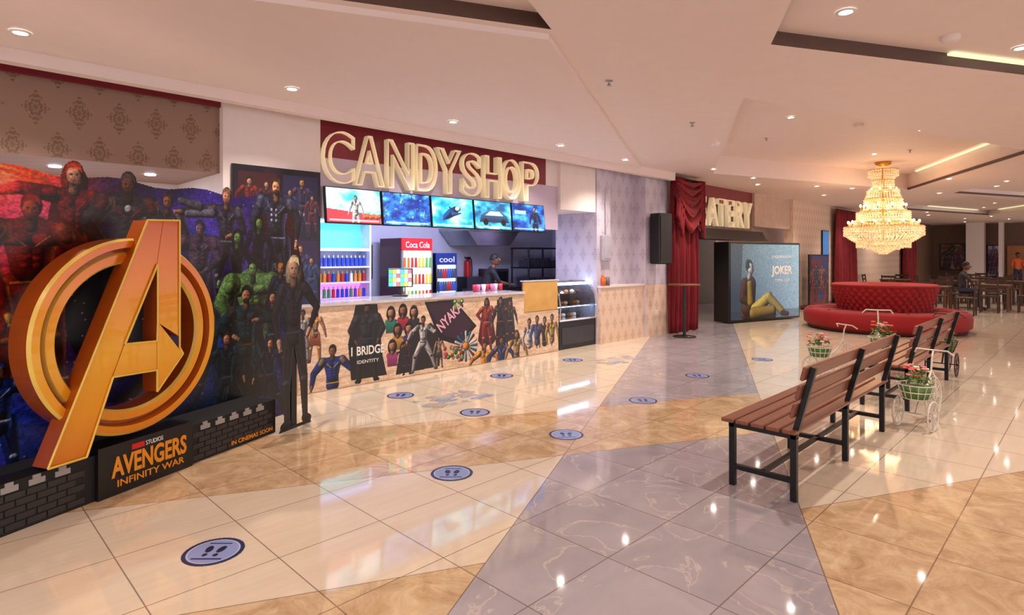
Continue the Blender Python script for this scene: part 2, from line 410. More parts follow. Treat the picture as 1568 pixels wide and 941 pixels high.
for v, k in ((a, -.6), (a, 1.2)): j = t.m('MAXIMUM', j, ln(v, k))
j = t.m('MAXIMUM', j, t.m('MULTIPLY', t.m('MAXIMUM', ln(b, 4.75), ln(b, 6.15)), t.m('GREATER_THAN', a, -.6)))
j = t.m('MAXIMUM', j, t.m('MULTIPLY', ln(b, 3.22), t.m('SUBTRACT', 1, grey)))
t.col(t.mix(t.m('MULTIPLY', j, .7), c, (92, 68, 54)))
t.set(Roughness=t.m('ADD', .03, t.m('MULTIPLY', n1, .06)))
t.b.inputs['IOR'].default_value = 1.7
FLOOR = t.mat
m = MB(); m.bb(-6, 42, -9, 12, -.1, 0); m.obj('floor', FLOOR)
# ------------------------------------------------------------ ceiling with recesses
CEIL = mat('ceiling_paint', (230, 213, 208), .65, var=.02)
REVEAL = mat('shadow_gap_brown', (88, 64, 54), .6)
m = MB(); m.bb(-6, 42, -9, 6.6, 3.22, 3.9); ceil = m.obj('ceiling', [CEIL, REVEAL])
RH = [(6.1, 2.66), (11.2, 5.5), (17.3, 3.4), (12.4, .8)]
RH2 = [(20.0, 2.6), (24, 5.0), (30, 3.2), (26, .9)]
RH3 = [(14.2, .2), (19.0, 2.7), (25, .2), (20, -2.4)]
C1 = [(4.72, 1.84), (1.0, -.3), (4, -3), (13, -2.7)]
C2 = [(3.27, 2.86), (-1, 4.9), (-4, 3.5), (-.9, .95)]
cut = []
for P, zt in ((RH, 3.6), (RH2, 3.4), (RH3, 3.36), (C1, 3.33), (C2, 3.33)):
    m = MB(); m.prism(P, 3.1, zt, axis='z'); o = m.obj('cut', CEIL, fixn=True); cut.append(o)
    md = ceil.modifiers.new('b', 'BOOLEAN'); md.object = o; md.operation = 'DIFFERENCE'; md.solver = 'EXACT'
bpy.context.view_layer.update()
me = D.meshes.new_from_object(ceil.evaluated_get(bpy.context.evaluated_depsgraph_get())); ceil.modifiers.clear(); ceil.data = me
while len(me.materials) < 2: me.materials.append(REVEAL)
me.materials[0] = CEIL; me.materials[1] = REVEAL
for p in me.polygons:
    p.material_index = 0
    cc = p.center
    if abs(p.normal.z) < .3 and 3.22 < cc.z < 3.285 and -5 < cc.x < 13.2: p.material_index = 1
for o in cut: D.objects.remove(o)
m = MB(); m.bb(-6, 10.6, 6.0, 6.12, 3.07, 3.225); m.obj('trim_ceiling_bulkhead', CEIL)
# stepped lower ceiling panel along the shop front
m = MB(); m.prism([(3.32, 2.93), (9.35, 6.0), (-6, 6.0), (-6, 5.0), (-1, 4.98)], 3.175, 3.222, axis='z'); m.obj('ceiling_step_panel', CEIL, fixn=True)
m = MB()
def strip(p, q, z, w=.05):
    p = Vector((*p, z)); q = Vector((*q, z)); d = q-p; m.box((p+q)/2, (d.length, w, .02), 0, rz=math.atan2(d.y, d.x))
strip((6.3, .93), (9.5, -.83), 3.31)
strip((13.2, 1.3), (16.6, 3.1), 3.57); strip((16.4, 1.3), (18.6, 2.4), 3.34); strip((21.5, 1.5), (24.2, .4), 3.34)
strip((25.5, 4.4), (29, 3.4), 3.37); strip((26.8, 1.5), (29.2, 2.8), 3.37)
m.obj('cove_light_strip', emit('cove_led', (225, 222, 180), .9))
m = MB()
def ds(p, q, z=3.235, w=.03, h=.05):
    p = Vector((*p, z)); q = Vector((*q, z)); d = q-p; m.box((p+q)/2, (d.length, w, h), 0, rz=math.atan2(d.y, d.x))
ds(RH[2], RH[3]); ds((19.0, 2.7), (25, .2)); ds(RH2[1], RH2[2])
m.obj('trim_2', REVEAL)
# downlights
DL = [(.5, 5.52, 3.175), (2.52, 5.52, 3.175), (4.5, 5.5, 3.175), (6.56, 5.56, 3.175), (8.3, 5.62, 3.175), (10.6, 5.2, 3.22),
      (4.73, 1.31, 3.33), (6.6, .485, 3.33), (9.0, 3.22, 3.6), (11.38, 2.05, 3.6), (12.4, 5.2, 3.22), (14.9, 4.75, 3.22), (15.5, 2.3, 3.22),
      (18.3, 1.6, 3.36), (17.2, 5.3, 3.22), (19.5, 4.0, 3.22), (21, 5.2, 3.22), (22.5, 3.2, 3.4), (26, 2.6, 3.4), (30.5, 1.8, 3.22), (26, 5.4, 3.22), (32, 4.2, 3.22), (21.4, .6, 3.36), (34, 2.9, 3.22),
      (1.2, .6, 3.22), (-1.2, 2.6, 3.33), (-1.5, 5.5, 3.175), (8.6, -.9, 3.33)]
DL2 = [(13.6, 5.6, 3.22), (18.8, 3.0, 3.22), (23.5, 5.6, 3.22), (28.5, 4.9, 3.22), (31, 3.2, 3.22), (35, 4.6, 3.22), (29, 1.0, 3.22), (33, 1.6, 3.22), (26.5, 4.6, 3.22), (24.5, 1.9, 3.4), (28, 3.1, 3.4), (16.0, 4.3, 3.22), (13.4, 3.2, 3.6), (19.4, 1.9, 3.36), (22.4, 1.3, 3.22)]
RIM = mat('downlight_trim', (235, 232, 228), .3); LED = emit('downlight_led', (255, 244, 232), 60)
WARM = s2l((255, 240, 228))
for i, (x, y, z) in enumerate(DL+DL2):
    m = MB(); m.lathe([(.065, -.002), (.065, -.012), (.045, -.014), (.04, -.004)], n=20)
    m.lathe([(.04, -.006), (.001, -.006)], mi=1, n=20)
    o = m.obj('ceiling_downlight', [RIM, LED], loc=(x, y, z))
    if i < len(DL):
        L = D.lights.new('downlight_lamp', 'SPOT'); L.energy = 150 if x < 10 else 115; L.spot_size = math.radians(125); L.spot_blend = .9; L.color = WARM; L.shadow_soft_size = .04
        lo = D.objects.new('downlight_lamp', L); COL.objects.link(lo); lo.parent = o; lo.location = (0, 0, -.03)
for (x, y, z) in ((4.6, 3.3, 3.22), (6.77, 3.6, 3.22), (10.3, 4.09, 3.6), (13.4, 2.6, 3.6)):
    m = MB(); m.lathe([(.035, 0), (.035, -.008), (.012, -.01), (.01, -.04), (.022, -.045), (.022, -.05), (.001, -.05)], n=14); m.obj('fire_sprinkler', STEEL, loc=(x, y, z))
for (x, y, z) in ((5.87, .865, 3.33), (10.24, 2.66, 3.6), (8.2, 4.0, 3.22)):
    m = MB(); m.lathe([(.07, 0), (.07, -.02), (.055, -.045), (.03, -.05), (.001, -.05)], n=20); m.obj('smoke_detector', WHITE, loc=(x, y, z))
# ------------------------------------------------------------ walls
def wall(name, x0, x1, y0, y1, z0, z1, mt, mi=0):
    m = MB(); m.bb(x0, x1, y0, y1, z0, z1); return m.obj(name, mt)
wall('wall_alcove_bulkhead', -6, 2.19, 6.5, 7.9, 2.42, 3.9, BROWNWP)
wall('wall_alcove_back', -6, 2.19, 7.9, 8.0, 0, 3.9, WHITE)
wall('wall_pillar_left', 2.19, 3.26, 6.4, 8.0, 0, 3.22, WHITE)
wall('wall_fascia', 3.26, 7.5, 6.42, 6.6, 2.0, 2.72, mat('fascia_lilac', (192, 176, 198), .3, coat=.4, var=.04))
wall('wall_fascia_maroon', 3.26, 7.2, 6.42, 6.6, 2.72, 3.22, MAROON)
wall('wall_fascia_right', 7.2, 7.5, 6.42, 6.6, 2.72, 3.22, WHITE)
wall('wall_bulkhead_box', 7.5, 8.46, 6.36, 7.3, 2.34, 3.22, WHITE)
wall('wall_pillar_middle', 8.47, 8.88, 6.34, 7.3, 0, 3.22, LILAC)
wall('wall_side_papered', 8.88, 9.9, 6.52, 6.7, 0, 3.22, LILAC)
m = MB(); m.bb(8.50, 9.9, 6.28, 6.5, 0, 1.0); m.bb(8.48, 9.9, 6.26, 6.52, 1.0, 1.03, 1); m.obj('wall_low', [CREAMWP, WHITE])
wall('wall_pillar_right', 9.9, 10.75, 6.24, 6.9, 0, 3.22, LILAC)
m = MB(); m.bb(9.9, 10.75, 6.225, 6.24, 0, 1.0); m.obj('wall_pillar_right_dado', CREAMWP)
KW = mat('kitchen_wall', (196, 194, 216), .5, var=.04)
wall('wall_kitchen_back', 3.26, 11, 9.5, 9.6, 0, 2.75, KW)
wall('wall_kitchen_left', 3.2, 3.26, 8.0, 9.5, 0, 2.75, KW)
wall('wall_kitchen_right', 10.9, 11.0, 6.9, 9.5, 0, 3.22, KW)
wall('ceiling_kitchen', 3.2, 11.0, 6.6, 9.6, 2.75, 2.85, WHITE)
wall('wall_partition', 9.0, 10.9, 7.6, 7.7, 0, 2.75, mat('mauve_wall', (176, 160, 176), .5))
wall('wall_behind_curtain', 10.75, 12.0, 6.5, 6.6, 0, 3.22, WHITE)
wall('wall_eatery_back', 11.0, 20, 9.2, 9.3, 0, 3.22, mat('eatery_dark', (90, 76, 74), .5))
wall('ceiling_eatery', 11.0, 20, 6.6, 9.3, 3.22, 3.3, WHITE)
wall('wall_eatery_fascia', 12.0, 15.4, 6.5, 6.6, 2.1, 2.75, mat('fascia_mauve', (140, 104, 98), .4))
wall('wall_eatery_maroon', 12.0, 15.4, 6.49, 6.6, 2.75, 3.22, MAROON)
wall('wall_eatery_upper', 15.4, 17.9, 6.42, 6.6, 2.35, 3.22, mat('eatery_upper_paint', (198, 172, 154), .6))
wall('wall_eatery_recess', 15.0, 20, 7.2, 7.3, 0, 3.22, mat('recess_wall', (190, 166, 160), .5))
wall('wall_front_papered', 17.9, 31, 6.34, 6.6, 0, 3.22, CREAMWP)
wall('wall_far_side', 31, 38, 6.34, 6.6, 0, 3.22, mat('far_brown', (120, 90, 72), .6))
wall('wall_end', 38, 38.2, -9, 6.6, 0, 3.3, mat('end_taupe', (116, 88, 72), .6))
wall('wall_end_pillar', 36.5, 37.2, 4.05, 4.75, 0, 3.22, WHITE)
wall('wall_end_pillar_second', 36.5, 37.2, 3.35, 3.5, 0, 3.22, WHITE)
m = MB(); m.bb(37.9, 37.99, 2.3, 3.3, 0, 2.1); m.cyl((37.86, 2.45, 1.0), (37.9, 2.45, 1.0), .03, mi=1); m.obj('door_1', [mat('oak_door', (178, 116, 70), .4), CHROME])
m = MB(); m.bb(-6, 2.19, 6.46, 6.5, 3.1, 3.22); m.obj('trim_1', MAROON)
m = MB(); m.bb(17.9, 31, 6.32, 6.34, 0, .1); m.obj('baseboard_front', mat('skirting', (150, 110, 90), .4))
for (x, y) in ((.9, 7.1), (1.7, 7.1)):
    m = MB(); m.lathe([(.05, -.002), (.05, -.01), (.001, -.01)], n=16); m.obj('alcove_downlight', emit('alcove_led', (200, 225, 255), 25), loc=(x, y, 2.42))
# ------------------------------------------------------------ letters
SIGN = mat('sign_letter_edge', (236, 222, 194), .35, es=.24, ergb=(255, 228, 175), var=.05)
t = NT('sign_letter_backing'); z = t.xyz()[2]
t.col(t.mix(t.m('GREATER_THAN', z, 2.70), (214, 200, 216), (132, 26, 46))); t.set(Roughness=.25); t.b.inputs['Coat Weight'].default_value = .4; BACKF = t.mat
def sign(name, letters, y, z, h):
    R = empty(name, (0, y, z))
    for ch, xa, xb in letters:
        text('letter_'+ch, ch, (xa, 0, 0), xb-xa, h, SIGN, R, extrude=.045, offset=.022, bevel=.009, fill='NONE', res=6)
        text('letter_back_'+ch, ch, (xa, .028, 0), xb-xa, h, BACKF, R, extrude=.002, offset=.022, res=6)
sign('candy_shop_sign', [('C', 3.27, 3.66), ('A', 3.68, 4.07), ('N', 4.13, 4.52), ('D', 4.575, 4.90), ('Y', 4.91, 5.31), ('S', 5.36, 5.70), ('H', 5.77, 6.10), ('O', 6.14, 6.51), ('P', 6.57, 6.92)], 6.365, 2.42, .6)
sign('eatery_sign', [('E', 12.3, 12.64), ('A', 12.76, 13.24), ('T', 13.26, 13.66), ('E', 13.76, 14.12), ('R', 14.24, 14.66), ('Y', 14.68, 15.14)], 6.42, 2.28, .64)
# ------------------------------------------------------------ menu screens
FR = mat('screen_bezel', (12, 12, 14), .25)
def scr(i):
    c = Cv(.72, .405, 150, (30, 120, 200))
    W, H = .72, .405
    if i == 0:
        c.neb([(70, 180, 225), (180, 225, 240), (240, 240, 245)], 4, 3); c.poly([(0, 0), (W, 0), (W, .1), (0, .16)], (190, 60, 70))
        hero(c, .38, -.12, .46, (235, 235, 230), (190, 60, 50)); c.poly([(.02, .2), (.16, .2), (.16, .38), (.02, .38)], (240, 240, 250))
        for k in range(6): c.ell(.5+.04*k, .08+.01*(k % 2), .03, .03, (240, 110, 60))
    elif i == 1:
        c.neb([(10, 40, 130), (30, 110, 210), (120, 215, 245)], 5, 8)
        for k in range(60): c.ell(rng.random()*W, rng.random()*H, .006+.03*rng.random(), .006+.02*rng.random(), [(160, 230, 255), (20, 50, 120), (70, 150, 220)][k % 3], a=.7)
    elif i == 2:
        c.neb([(20, 130, 210), (60, 200, 235), (190, 240, 250)], 4, 21); c.ell(.33, .2, .17, .06, (15, 70, 130), rot=.5); c.ell(.45, .26, .05, .035, (240, 250, 250)); c.cap(.18, .1, .01, .3, .2, .05, (20, 80, 150)); c.cap(.3, .28, .01, .36, .2, .04, (30, 90, 160)); c.cap(.5, .2, .008, .36, .18, .03, (30, 90, 160))
    elif i == 3:
        c.neb([(20, 80, 130), (50, 170, 210), (170, 230, 240)], 4, 33); c.poly([(.08, .1), (.12, .2), (.28, .28), (.5, .28), (.64, .19), (.68, .1)], (60, 110, 150), grad=(20, 40, 70)); c.poly([(.2, .2), (.3, .26), (.48, .26), (.56, .2)], (190, 235, 245))
        c.ell(.2, .1, .05, .05, (5, 10, 15)); c.ell(.56, .1, .05, .05, (5, 10, 15))
    else:
        c.neb([(5, 30, 100), (15, 90, 190), (70, 170, 240)], 4, 44); hero(c, .5, -.2, .6, (15, 25, 60), (60, 120, 200)); c.poly([(.05, .25), (.3, .25), (.3, .31), (.05, .31)], (160, 230, 250))
    c.poly([(.03, .02), (.69, .02), (.69, .035), (.03, .035)], (230, 240, 250), a=.6)
    return c
for i in range(5):
    x0 = 3.28+i*.76
    r = empty('menu_display_screen', (x0, 6.3, 1.955), 0); r.rotation_euler = (math.radians(-6), 0, 0)
    m = MB(); m.bb(0, .75, .003, .045, -.012, .42, bev=.006); m.cyl((.375, .04, .3), (.375, .12, .33), .02, mi=0); m.obj('bezel', [FR], r)
    scr(i).obj('picture', r, (.015, 0, .002), es=1.6)
# ------------------------------------------------------------ candy counter
R = empty('candy_counter', (0, 0, 0))
m = MB()
m.bb(2.95, 6.61, 6.345, 6.39, 0, .98); m.bb(3.28, 6.61, 6.39, 6.95, .0, .98)
m.bb(2.93, 6.6, 6.31, 6.395, .98, 1.015, 1); m.bb(3.28, 6.6, 6.39, 7.0, .98, 1.015, 1)
m.bb(6.61, 7.43, 6.345, 7.0, 0, .68); m.bb(6.61, 7.43, 6.355, 6.40, .68, 1.16, 2, bev=.01); m.bb(6.60, 7.44, 6.34, 6.42, 1.16, 1.18, 1)
m.obj('carcass', [mat('counter_cream', (214, 184, 156), .4), mat('counter_top', (205, 200, 205), .2, coat=.5), mat('brass_panel', (206, 156, 84), .22, .85)], R)
CW = 4.46
c = Cv(CW, .96, 190, (222, 190, 160))
c.neb([(196, 164, 134), (220, 190, 160), (232, 208, 180)], 30, 5, .8)
X0 = 2.96
def q(x): return x-X0
hero(c, q(3.16), .34, .62, (230, 150, 70), (250, 210, 150), (150, 95, 65), (20, 15, 15), long=True, sleeve=(200, 130, 100), skirt=(190, 100, 60))
hero(c, q(3.02), .36, .6, (200, 190, 180), (120, 90, 60), (150, 95, 65))
hero(c, q(3.38), -.46, 1.0, (30, 52, 130), (230, 180, 50), (150, 95, 62), (25, 18, 15), la=(-40, -10), ra=(45, 100), legs=False, wide=1.2, rim=(60, 70, 120))
c.poly([(q(3.62), .06), (q(4.12), .06), (q(4.06), .3), (q(3.98), .96), (q(3.68), .96), (q(3.58), .5)], (26, 24, 28))
hero(c, q(3.84), .02, .98, (44, 42, 48), (76, 70, 70), (120, 76, 54), (15, 12, 12), wide=1.35, la=(-30, 25), ra=(30, -25), beard=(20, 15, 15), rim=(70, 60, 60))
for k, (xx, yy, bc) in enumerate(((4.18, .84, (40, 120, 100)), (4.36, .86, (170, 40, 60)), (4.53, .83, (40, 40, 50)), (4.28, .62, (190, 140, 60)), (4.45, .62, (60, 50, 120)), (4.62, .60, (20, 20, 25)), (4.2, .42, (160, 60, 120)), (4.38, .38, (230, 225, 215)))):
    face(c, q(xx), yy, .06, (165, 108, 78) if k % 2 else (195, 140, 108), (24, 16, 14), True, bc)
c.poly([(q(4.25), .04), (q(4.95), .06), (q(5.0), .5), (q(4.8), .66), (q(4.55), .56), (q(4.3), .3)], (34, 30, 34))
hero(c, q(4.68), .0, .78, (215, 210, 205), (30, 30, 34), (150, 100, 75), (20, 16, 15), la=(-60, -30), ra=(50, 120), ll=(-30, -10), rl=(30, 20))
hero(c, q(4.42), .02, .46, (40, 36, 44), (160, 50, 60), la=(-40, -80))
hero(c, q(4.95), .04, .44, (180, 150, 120), (60, 50, 60), skirt=(60, 70, 60))
c.poly([(q(4.7), .94), (q(5.2), .95), (q(5.62), .55), (q(5.3), .3), (q(4.95), .42)], (24, 18, 26))
c.poly([(q(4.74), .92), (q(5.18), .93), (q(5.55), .57), (q(5.3), .38), (q(5.0), .48)], (52, 28, 46))
c.ell(q(5.28), .85, .09, .06, (90, 170, 50)); c.ell(q(5.22), .92, .035, .035, (110, 190, 60)); c.ell(q(5.34), .92, .035, .035, (110, 190, 60)); c.ell(q(5.22), .925, .015, .015, (255, 255, 255), flat=True); c.ell(q(5.34), .925, .015, .015, (255, 255, 255), flat=True)
for k in range(16):
    an = k*math.pi/8; c.cap(q(5.42)+.05*math.cos(an), .28+.05*math.sin(an), .008, q(5.42)+.2*math.cos(an), .28+.2*math.sin(an), .022, ((40, 120, 160), (230, 235, 240), (60, 60, 110))[k % 3])
c.ell(q(5.42), .28, .06, .06, (230, 150, 60))
for k in range(26): c.ell(q(5.02+rng.random()*.35), .1+rng.random()*.2, .03, .03, [(210, 60, 60), (90, 160, 80), (240, 200, 90), (230, 120, 160)][k % 4])
hero(c, q(5.82), .16, .8, (170, 40, 36), (230, 180, 90), (150, 95, 65), (22, 15, 14), long=True, cape=(120, 30, 30), la=(-50, 40), ra=(40, -30))
c.poly([(q(6.02), .2), (q(6.02), .9), (q(6.34), .93), (q(6.42), .3)], (40, 30, 36))
hero(c, q(6.1), .14, .82, (36, 30, 36), (170, 60, 50), (165, 110, 80), (20, 15, 14), long=True, rim=(80, 60, 60))
hero(c, q(6.3), .2, .7, (60, 40, 46), (200, 150, 90), (150, 100, 70), la=(-60, -120))
hero(c, q(5.78), -.58, .92, (236, 150, 60), (250, 210, 90), (170, 115, 80), (30, 20, 15), la=(-60, -40), ra=(60, 20), legs=False, wide=1.1)
hero(c, q(6.12), -.54, .92, (34, 56, 130), (230, 170, 70), (150, 100, 70), (24, 18, 15), la=(-50, -20), ra=(50, 20), legs=False, wide=1.1)
hero(c, q(6.44), -.48, .92, (190, 150, 90), (90, 50, 40), (180, 128, 96), (70, 44, 30), la=(-40, -20), ra=(40, 20), legs=False, long=True)
c.mask[:, :] = 1
for k, xx in enumerate((6.72, 6.9, 7.08, 7.26)):
    hero(c, q(xx), -.3+.03*(k % 2), .9, ((220, 215, 210), (60, 90, 150), (30, 30, 34), (190, 160, 60))[k], (200, 60, 50), (165, 110, 80), la=(-20, 10), ra=(20, 10), legs=False)
c.mask[(c.X > q(6.6)) & (c.Y > .655)] = 0
c.grain(.18, 4, 200)
c.obj('poster_collage', R, (X0, 6.338, .012), rough=.28)
WT = mat('white_print', (235, 232, 228), .5, var=0)
text('collage_title', '1 BRIDGE', (3.62, 6.334, .36), .46, .11, WT, R, offset=.02, extrude=.001)
text('collage_title_small', 'IDENTITY', (3.7, 6.334, .26), .3, .04, WT, R, offset=.0, extrude=.001)
text('collage_title_pink', 'NYAKA', (4.98, 6.334, .52), .5, .15, mat('pink_print', (225, 170, 190), .5, var=0), R, rot=(math.pi/2, math.radians(-38), 0), offset=.02, extrude=.001)
# POS monitor
m = MB(); m.bb(-.17, .17, -.01, .02, .12, .38, bev=.008); m.cyl((0, .02, .015), (0, .03, .16), .02); m.bb(-.1, .1, -.06, .09, .0, .02, bev=.005)
cols = [(90, 190, 235), (240, 240, 245), (240, 190, 90), (110, 210, 140), (225, 110, 120), (150, 215, 235)]
M = [mat('pos_black', (20, 20, 22), .3)]
for k, cc in enumerate(cols): M.append(emit('pos_%d' % k, cc, .9))
for i in range(6):
    for k in range(4): m.bb(-.155+i*.052, -.107+i*.052, -.014, -.01, .135+k*.058, .19+k*.058, 1+(i*5+k*3) % 6)
m.obj('cash_register_monitor', M, loc=(4.6, 6.75, 1.016), rz=math.radians(-38))
m = MB()
for k in range(7): m.lathe([(.001, 0), (.028, 0), (.038, .11), (.034, .11), (.001, .012)], (.09*k, .02*(k % 2), 0), mi=k % 3, n=14)
m.obj('drink_cups', [mat('cup_red', (190, 40, 60), .4), mat('cup_pink', (220, 120, 170), .4), mat('cup_white', (230, 230, 235), .4)], loc=(5.95, 6.75, 1.016))
m = MB(); m.lathe([(.001, 0), (.05, 0), (.05, .12), (.02, .17), (.02, .2), (.001, .2)], n=16); m.lathe([(.001, 0), (.04, 0), (.045, .15), (.001, .16)], (.13, 0, 0), mi=1, n=16); m.obj('sauce_bottles', [mat('sauce_orange', (220, 110, 40), .3), mat('napkin_grey', (120, 110, 120), .4)], loc=(8.62, 6.31, 1.031))
# ------------------------------------------------------------ candy shop interior
BL = emit('shelf_light_blue', (120, 170, 255), 3.0); TE = emit('shelf_light_teal', (90, 205, 200), .75); PK = emit('shelf_light_pink', (215, 120, 235), 1.3)
m = MB()
m.bb(3.9, 5.04, 8.5, 8.55, 0, 2.1); m.bb(3.9, 3.93, 8.2, 8.5, 0, 2.1); m.bb(5.01, 5.04, 8.2, 8.5, 0, 2.1)
for z in (.9, 1.14, 1.38, 1.66, 2.08): m.bb(3.93, 5.01, 8.2, 8.5, z, z+.025)
m.bb(3.93, 5.01, 8.2, 8.22, 1.64, 1.66, 1); m.bb(3.93, 5.01, 8.47, 8.5, 1.69, 2.08, 2); m.bb(3.93, 5.01, 8.49, 8.5, .93, 1.14, 3); m.bb(3.93, 5.01, 8.22, 8.24, 2.06, 2.08, 1)
pal = [(40, 70, 190), (200, 40, 50), (230, 140, 40), (60, 150, 80), (120, 60, 160), (235, 235, 235)]
M = [mat('shelf_white', (225, 225, 235), .4), BL, TE, PK]+[mat('pack_%d' % k, cc, .35) for k, cc in enumerate(pal)]
for z in (.925, 1.165, 1.405):
    for k in range(14):
        xx = 3.99+k*.075; m.cyl((xx, 8.3, z), (xx, 8.3, z+.13), .027, .025, 4+random.randrange(6) if z < 1.3 else 4, 10); m.cyl((xx, 8.3, z+.13), (xx, 8.3, z+.17), .012, .012, 9, 8)
m.obj('candy_display_shelf', M)
def fridge(name, x0, x1, y0, y1, h, body, head, tx, cols, tc):
    R = empty(name, (x0, y0, 0)); w = x1-x0; d = y1-y0
    m = MB(); m.bb(0, w, .04, d, 0, h-.0); m2 = h-.22
    m.bb(0, w, 0, .04, m2, h, 1, bev=.01); m.bb(0, w, 0, .04, 0, .14, 0)
    m.bb(0, .03, 0, .04, .14, m2, 2); m.bb(w-.03, w, 0, .04, .14, m2, 2); m.bb(.03, w-.03, .03, .041, .14, m2, 3)
    for k in range(5):
        z = .2+k*(m2-.2)/5; m.bb(.03, w-.03, .0, .03, z-.012, z, 2)
        for i in range(8):
            xx = .055+i*(w-.11)/7; m.cyl((xx, .0, z), (xx, .0, z+.17), .025, .02, 4+(i//2+k) % len(cols), 8)
    m.bb(.028, .05, -.03, -.02, .8, 1.1, 2)
    m.obj('cabinet', [mat(name+'_body', body, .35), mat(name+'_header', head, .35, es=.8), STEEL, emit(name+'_glow', (215, 235, 255), 1.4)]+[mat(name+'_bottle%d' % k, cc, .3, es=.2) for k, cc in enumerate(cols)], R)
    text('logo', tx, (.07, -.004, h-.17), w-.14, .11, tc, R, offset=.01, extrude=.002)
fridge('drinks_fridge', 5.9, 6.56, 8.6, 9.3, 1.88, (70, 24, 40), (215, 20, 30), 'Coca Cola', [(225, 120, 30), (200, 40, 40), (240, 200, 60), (90, 170, 80)], WT)
fridge('drinks_cooler', 6.72, 7.22, 8.7, 9.3, 1.62, (20, 30, 70), (20, 40, 110), 'cool', [(40, 90, 180), (60, 70, 110), (180, 40, 50)], WT)
m = MB(); m.bb(7.4, 8.8, 8.55, 9.5, 2.06, 2.12); m.prism([(7.4, 2.06), (8.8, 2.06), (8.55, 1.78), (7.65, 1.78)], 8.6, 9.45); m.bb(7.95, 8.3, 8.9, 9.2, 2.12, 2.75); m.obj('extractor_hood', STEEL, fixn=True)
m = MB(); m.cyl((0, 0, 0), (0, 0, .42), .07, mi=0, n=16); m.sph((0, 0, .42), .07, 0); m.cyl((0, 0, .46), (0, 0, .54), .02, mi=1); m.tube([(0, 0, .52), (.09, -.02, .5), (.11, -.02, .3), (.1, -.02, .12)], .012, 1); m.bb(-.02, .06, -.04, .08, .52, .55, 1); m.obj('fire_extinguisher', [mat('extinguisher_red', (200, 25, 30), .3), BLACK], loc=(8.1, 9.425, 1.0))
m = MB(); m.bb(0, .55, .0, .03, 0, .62); m.bb(.03, .52, -.003, 0, .03, .59, 1)
for k in range(6): m.bb(.07, .45-.04*(k % 3), -.005, -.003, .1+k*.08, .12+k*.08, 2)
m.obj('price_board', [STEEL, emit('board_pale', (190, 200, 225), .6), mat('print_dark', (90, 80, 110), .5)], loc=(5.3, 9.47, 1.15))
m = MB(); m.bb(7.35, 8.95, 8.7, 9.4, 0, .88); m.bb(7.33, 8.97, 8.68, 9.42, .88, .92, 1); m.bb(7.6, 8.1, 8.85, 9.25, .92, 1.15, 1); m.bb(8.3, 8.75, 8.85, 9.3, .92, 1.3, 1); m.bb(8.34, 8.71, 8.84, 8.85, .98, 1.25, 2); m.obj('kitchen_worktop', [STEEL, mat('steel_dark', (110, 110, 118), .3, .9), BLACK])
m = MB()
for x in (9.1, 10.1):
    for y in (8.6, 9.1): m.cyl((x, y, 0), (x, y, 1.75), .02)
for z in (.3, .8, 1.3, 1.72): m.bb(9.08, 10.12, 8.58, 9.12, z, z+.03)
for k in range(5): m.bb(9.15+k*.19, 9.3+k*.19, 8.65, 8.95, 1.33, 1.33+.14+.05*(k % 2), 1)
for k in range(4): m.bb(9.15+k*.22, 9.33+k*.22, 8.65, 9.0, .83, 1.1, 1)
m.obj('storage_rack', [mat('rack_dark', (50, 50, 60), .35, .7), mat('rack_boxes', (70, 66, 84), .5)])
m = MB(); m.bb(0, .42, 0, .02, 0, .32); m.bb(.03, .39, -.003, 0, .03, .29, 1); m.obj('framed_notice', [mat('frame_gold', (150, 110, 70), .4), mat('notice_paper', (225, 215, 215), .5)], loc=(9.2, 7.58, 1.78))
m = MB(); m.bb(0, .26, 0, .07, 0, .46, bev=.01); m.bb(.03, .23, -.006, 0, .04, .42); m.cyl((.13, .03, .46), (.13, .03, 1.3), .012); m.obj('electrical_box', mat('box_grey', (176, 172, 186), .4), loc=(8.56, 6.27, 1.48))
m = MB(); m.box((0, 0, 0), (.36, .26, .98), 0, bev=.02); m.box((0, -.135, .0), (.30, .012, .88), 1); m.cyl((0, .1, .2), (0, .28, .2), .03); m.obj('wall_speaker', [BLACK, mat('speaker_grille', (38, 34, 36), .7)], loc=(10.12, 6.04, 1.9), rz=math.radians(-12))
m = MB(); m.bb(0, .12, 0, .02, 0, .09); m.obj('power_socket', WHITE, loc=(10.2, 6.205, .4))
# display case
R = empty('glass_display_case', (7.47, 6.36, 0))
prof = [(.0, .5), (-.02, .7), (.02, .9), (.12, 1.05), (.26, 1.12), (.6, 1.12)]
m = MB(); m.bb(0, 1.0, .0, .62, 0, .48, 0, bev=.01); m.bb(.06, .94, -.006, .0, .08, .36, 1); m.bb(0, 1.0, -.01, .64, .47, .5, 2)
m.bb(.03, .97, .1, .58, .70, .712, 2); m.bb(.03, .97, .18, .58, .9, .912, 2); m.bb(.03, .97, .16, .2, 1.085, 1.105, 3); m.bb(.03, .97, .12, .14, .69, .70, 3)
m.bb(0, 1, .6, .63, .5, 1.12, 2)
for xx in (0.0, .97):
    for (a0, b0), (a1, b1) in zip(prof[:-1], prof[1:]): m.cyl((xx+.015, a0, b0), (xx+.015, a1, b1), .012, mi=2)
for z, n0 in ((.5, 9), (.712, 8), (.912, 6)):
    for k in range(n0): m.sph((.1+k*.8/(n0-1), .34, z+.03), .045, 4+k % 3, 10, 6, (1, 1, .7))
m.obj('cabinet', [BLACK, mat('case_panel', (45, 42, 48), .3), CHROME, emit('case_led', (190, 220, 255), 14), mat('pastry_brown', (190, 120, 60), .5), mat('pastry_cream', (235, 215, 190), .5), mat('pastry_choc', (80, 45, 30), .4)], R)
m = MB(); m.grid(lambda u, v: (u*.998+.001, *[np.interp(v*5, range(6), [p[i] for p in prof]) for i in (0, 1)]), 1, 20)
m.obj('curved_glass', glassmat(), R)
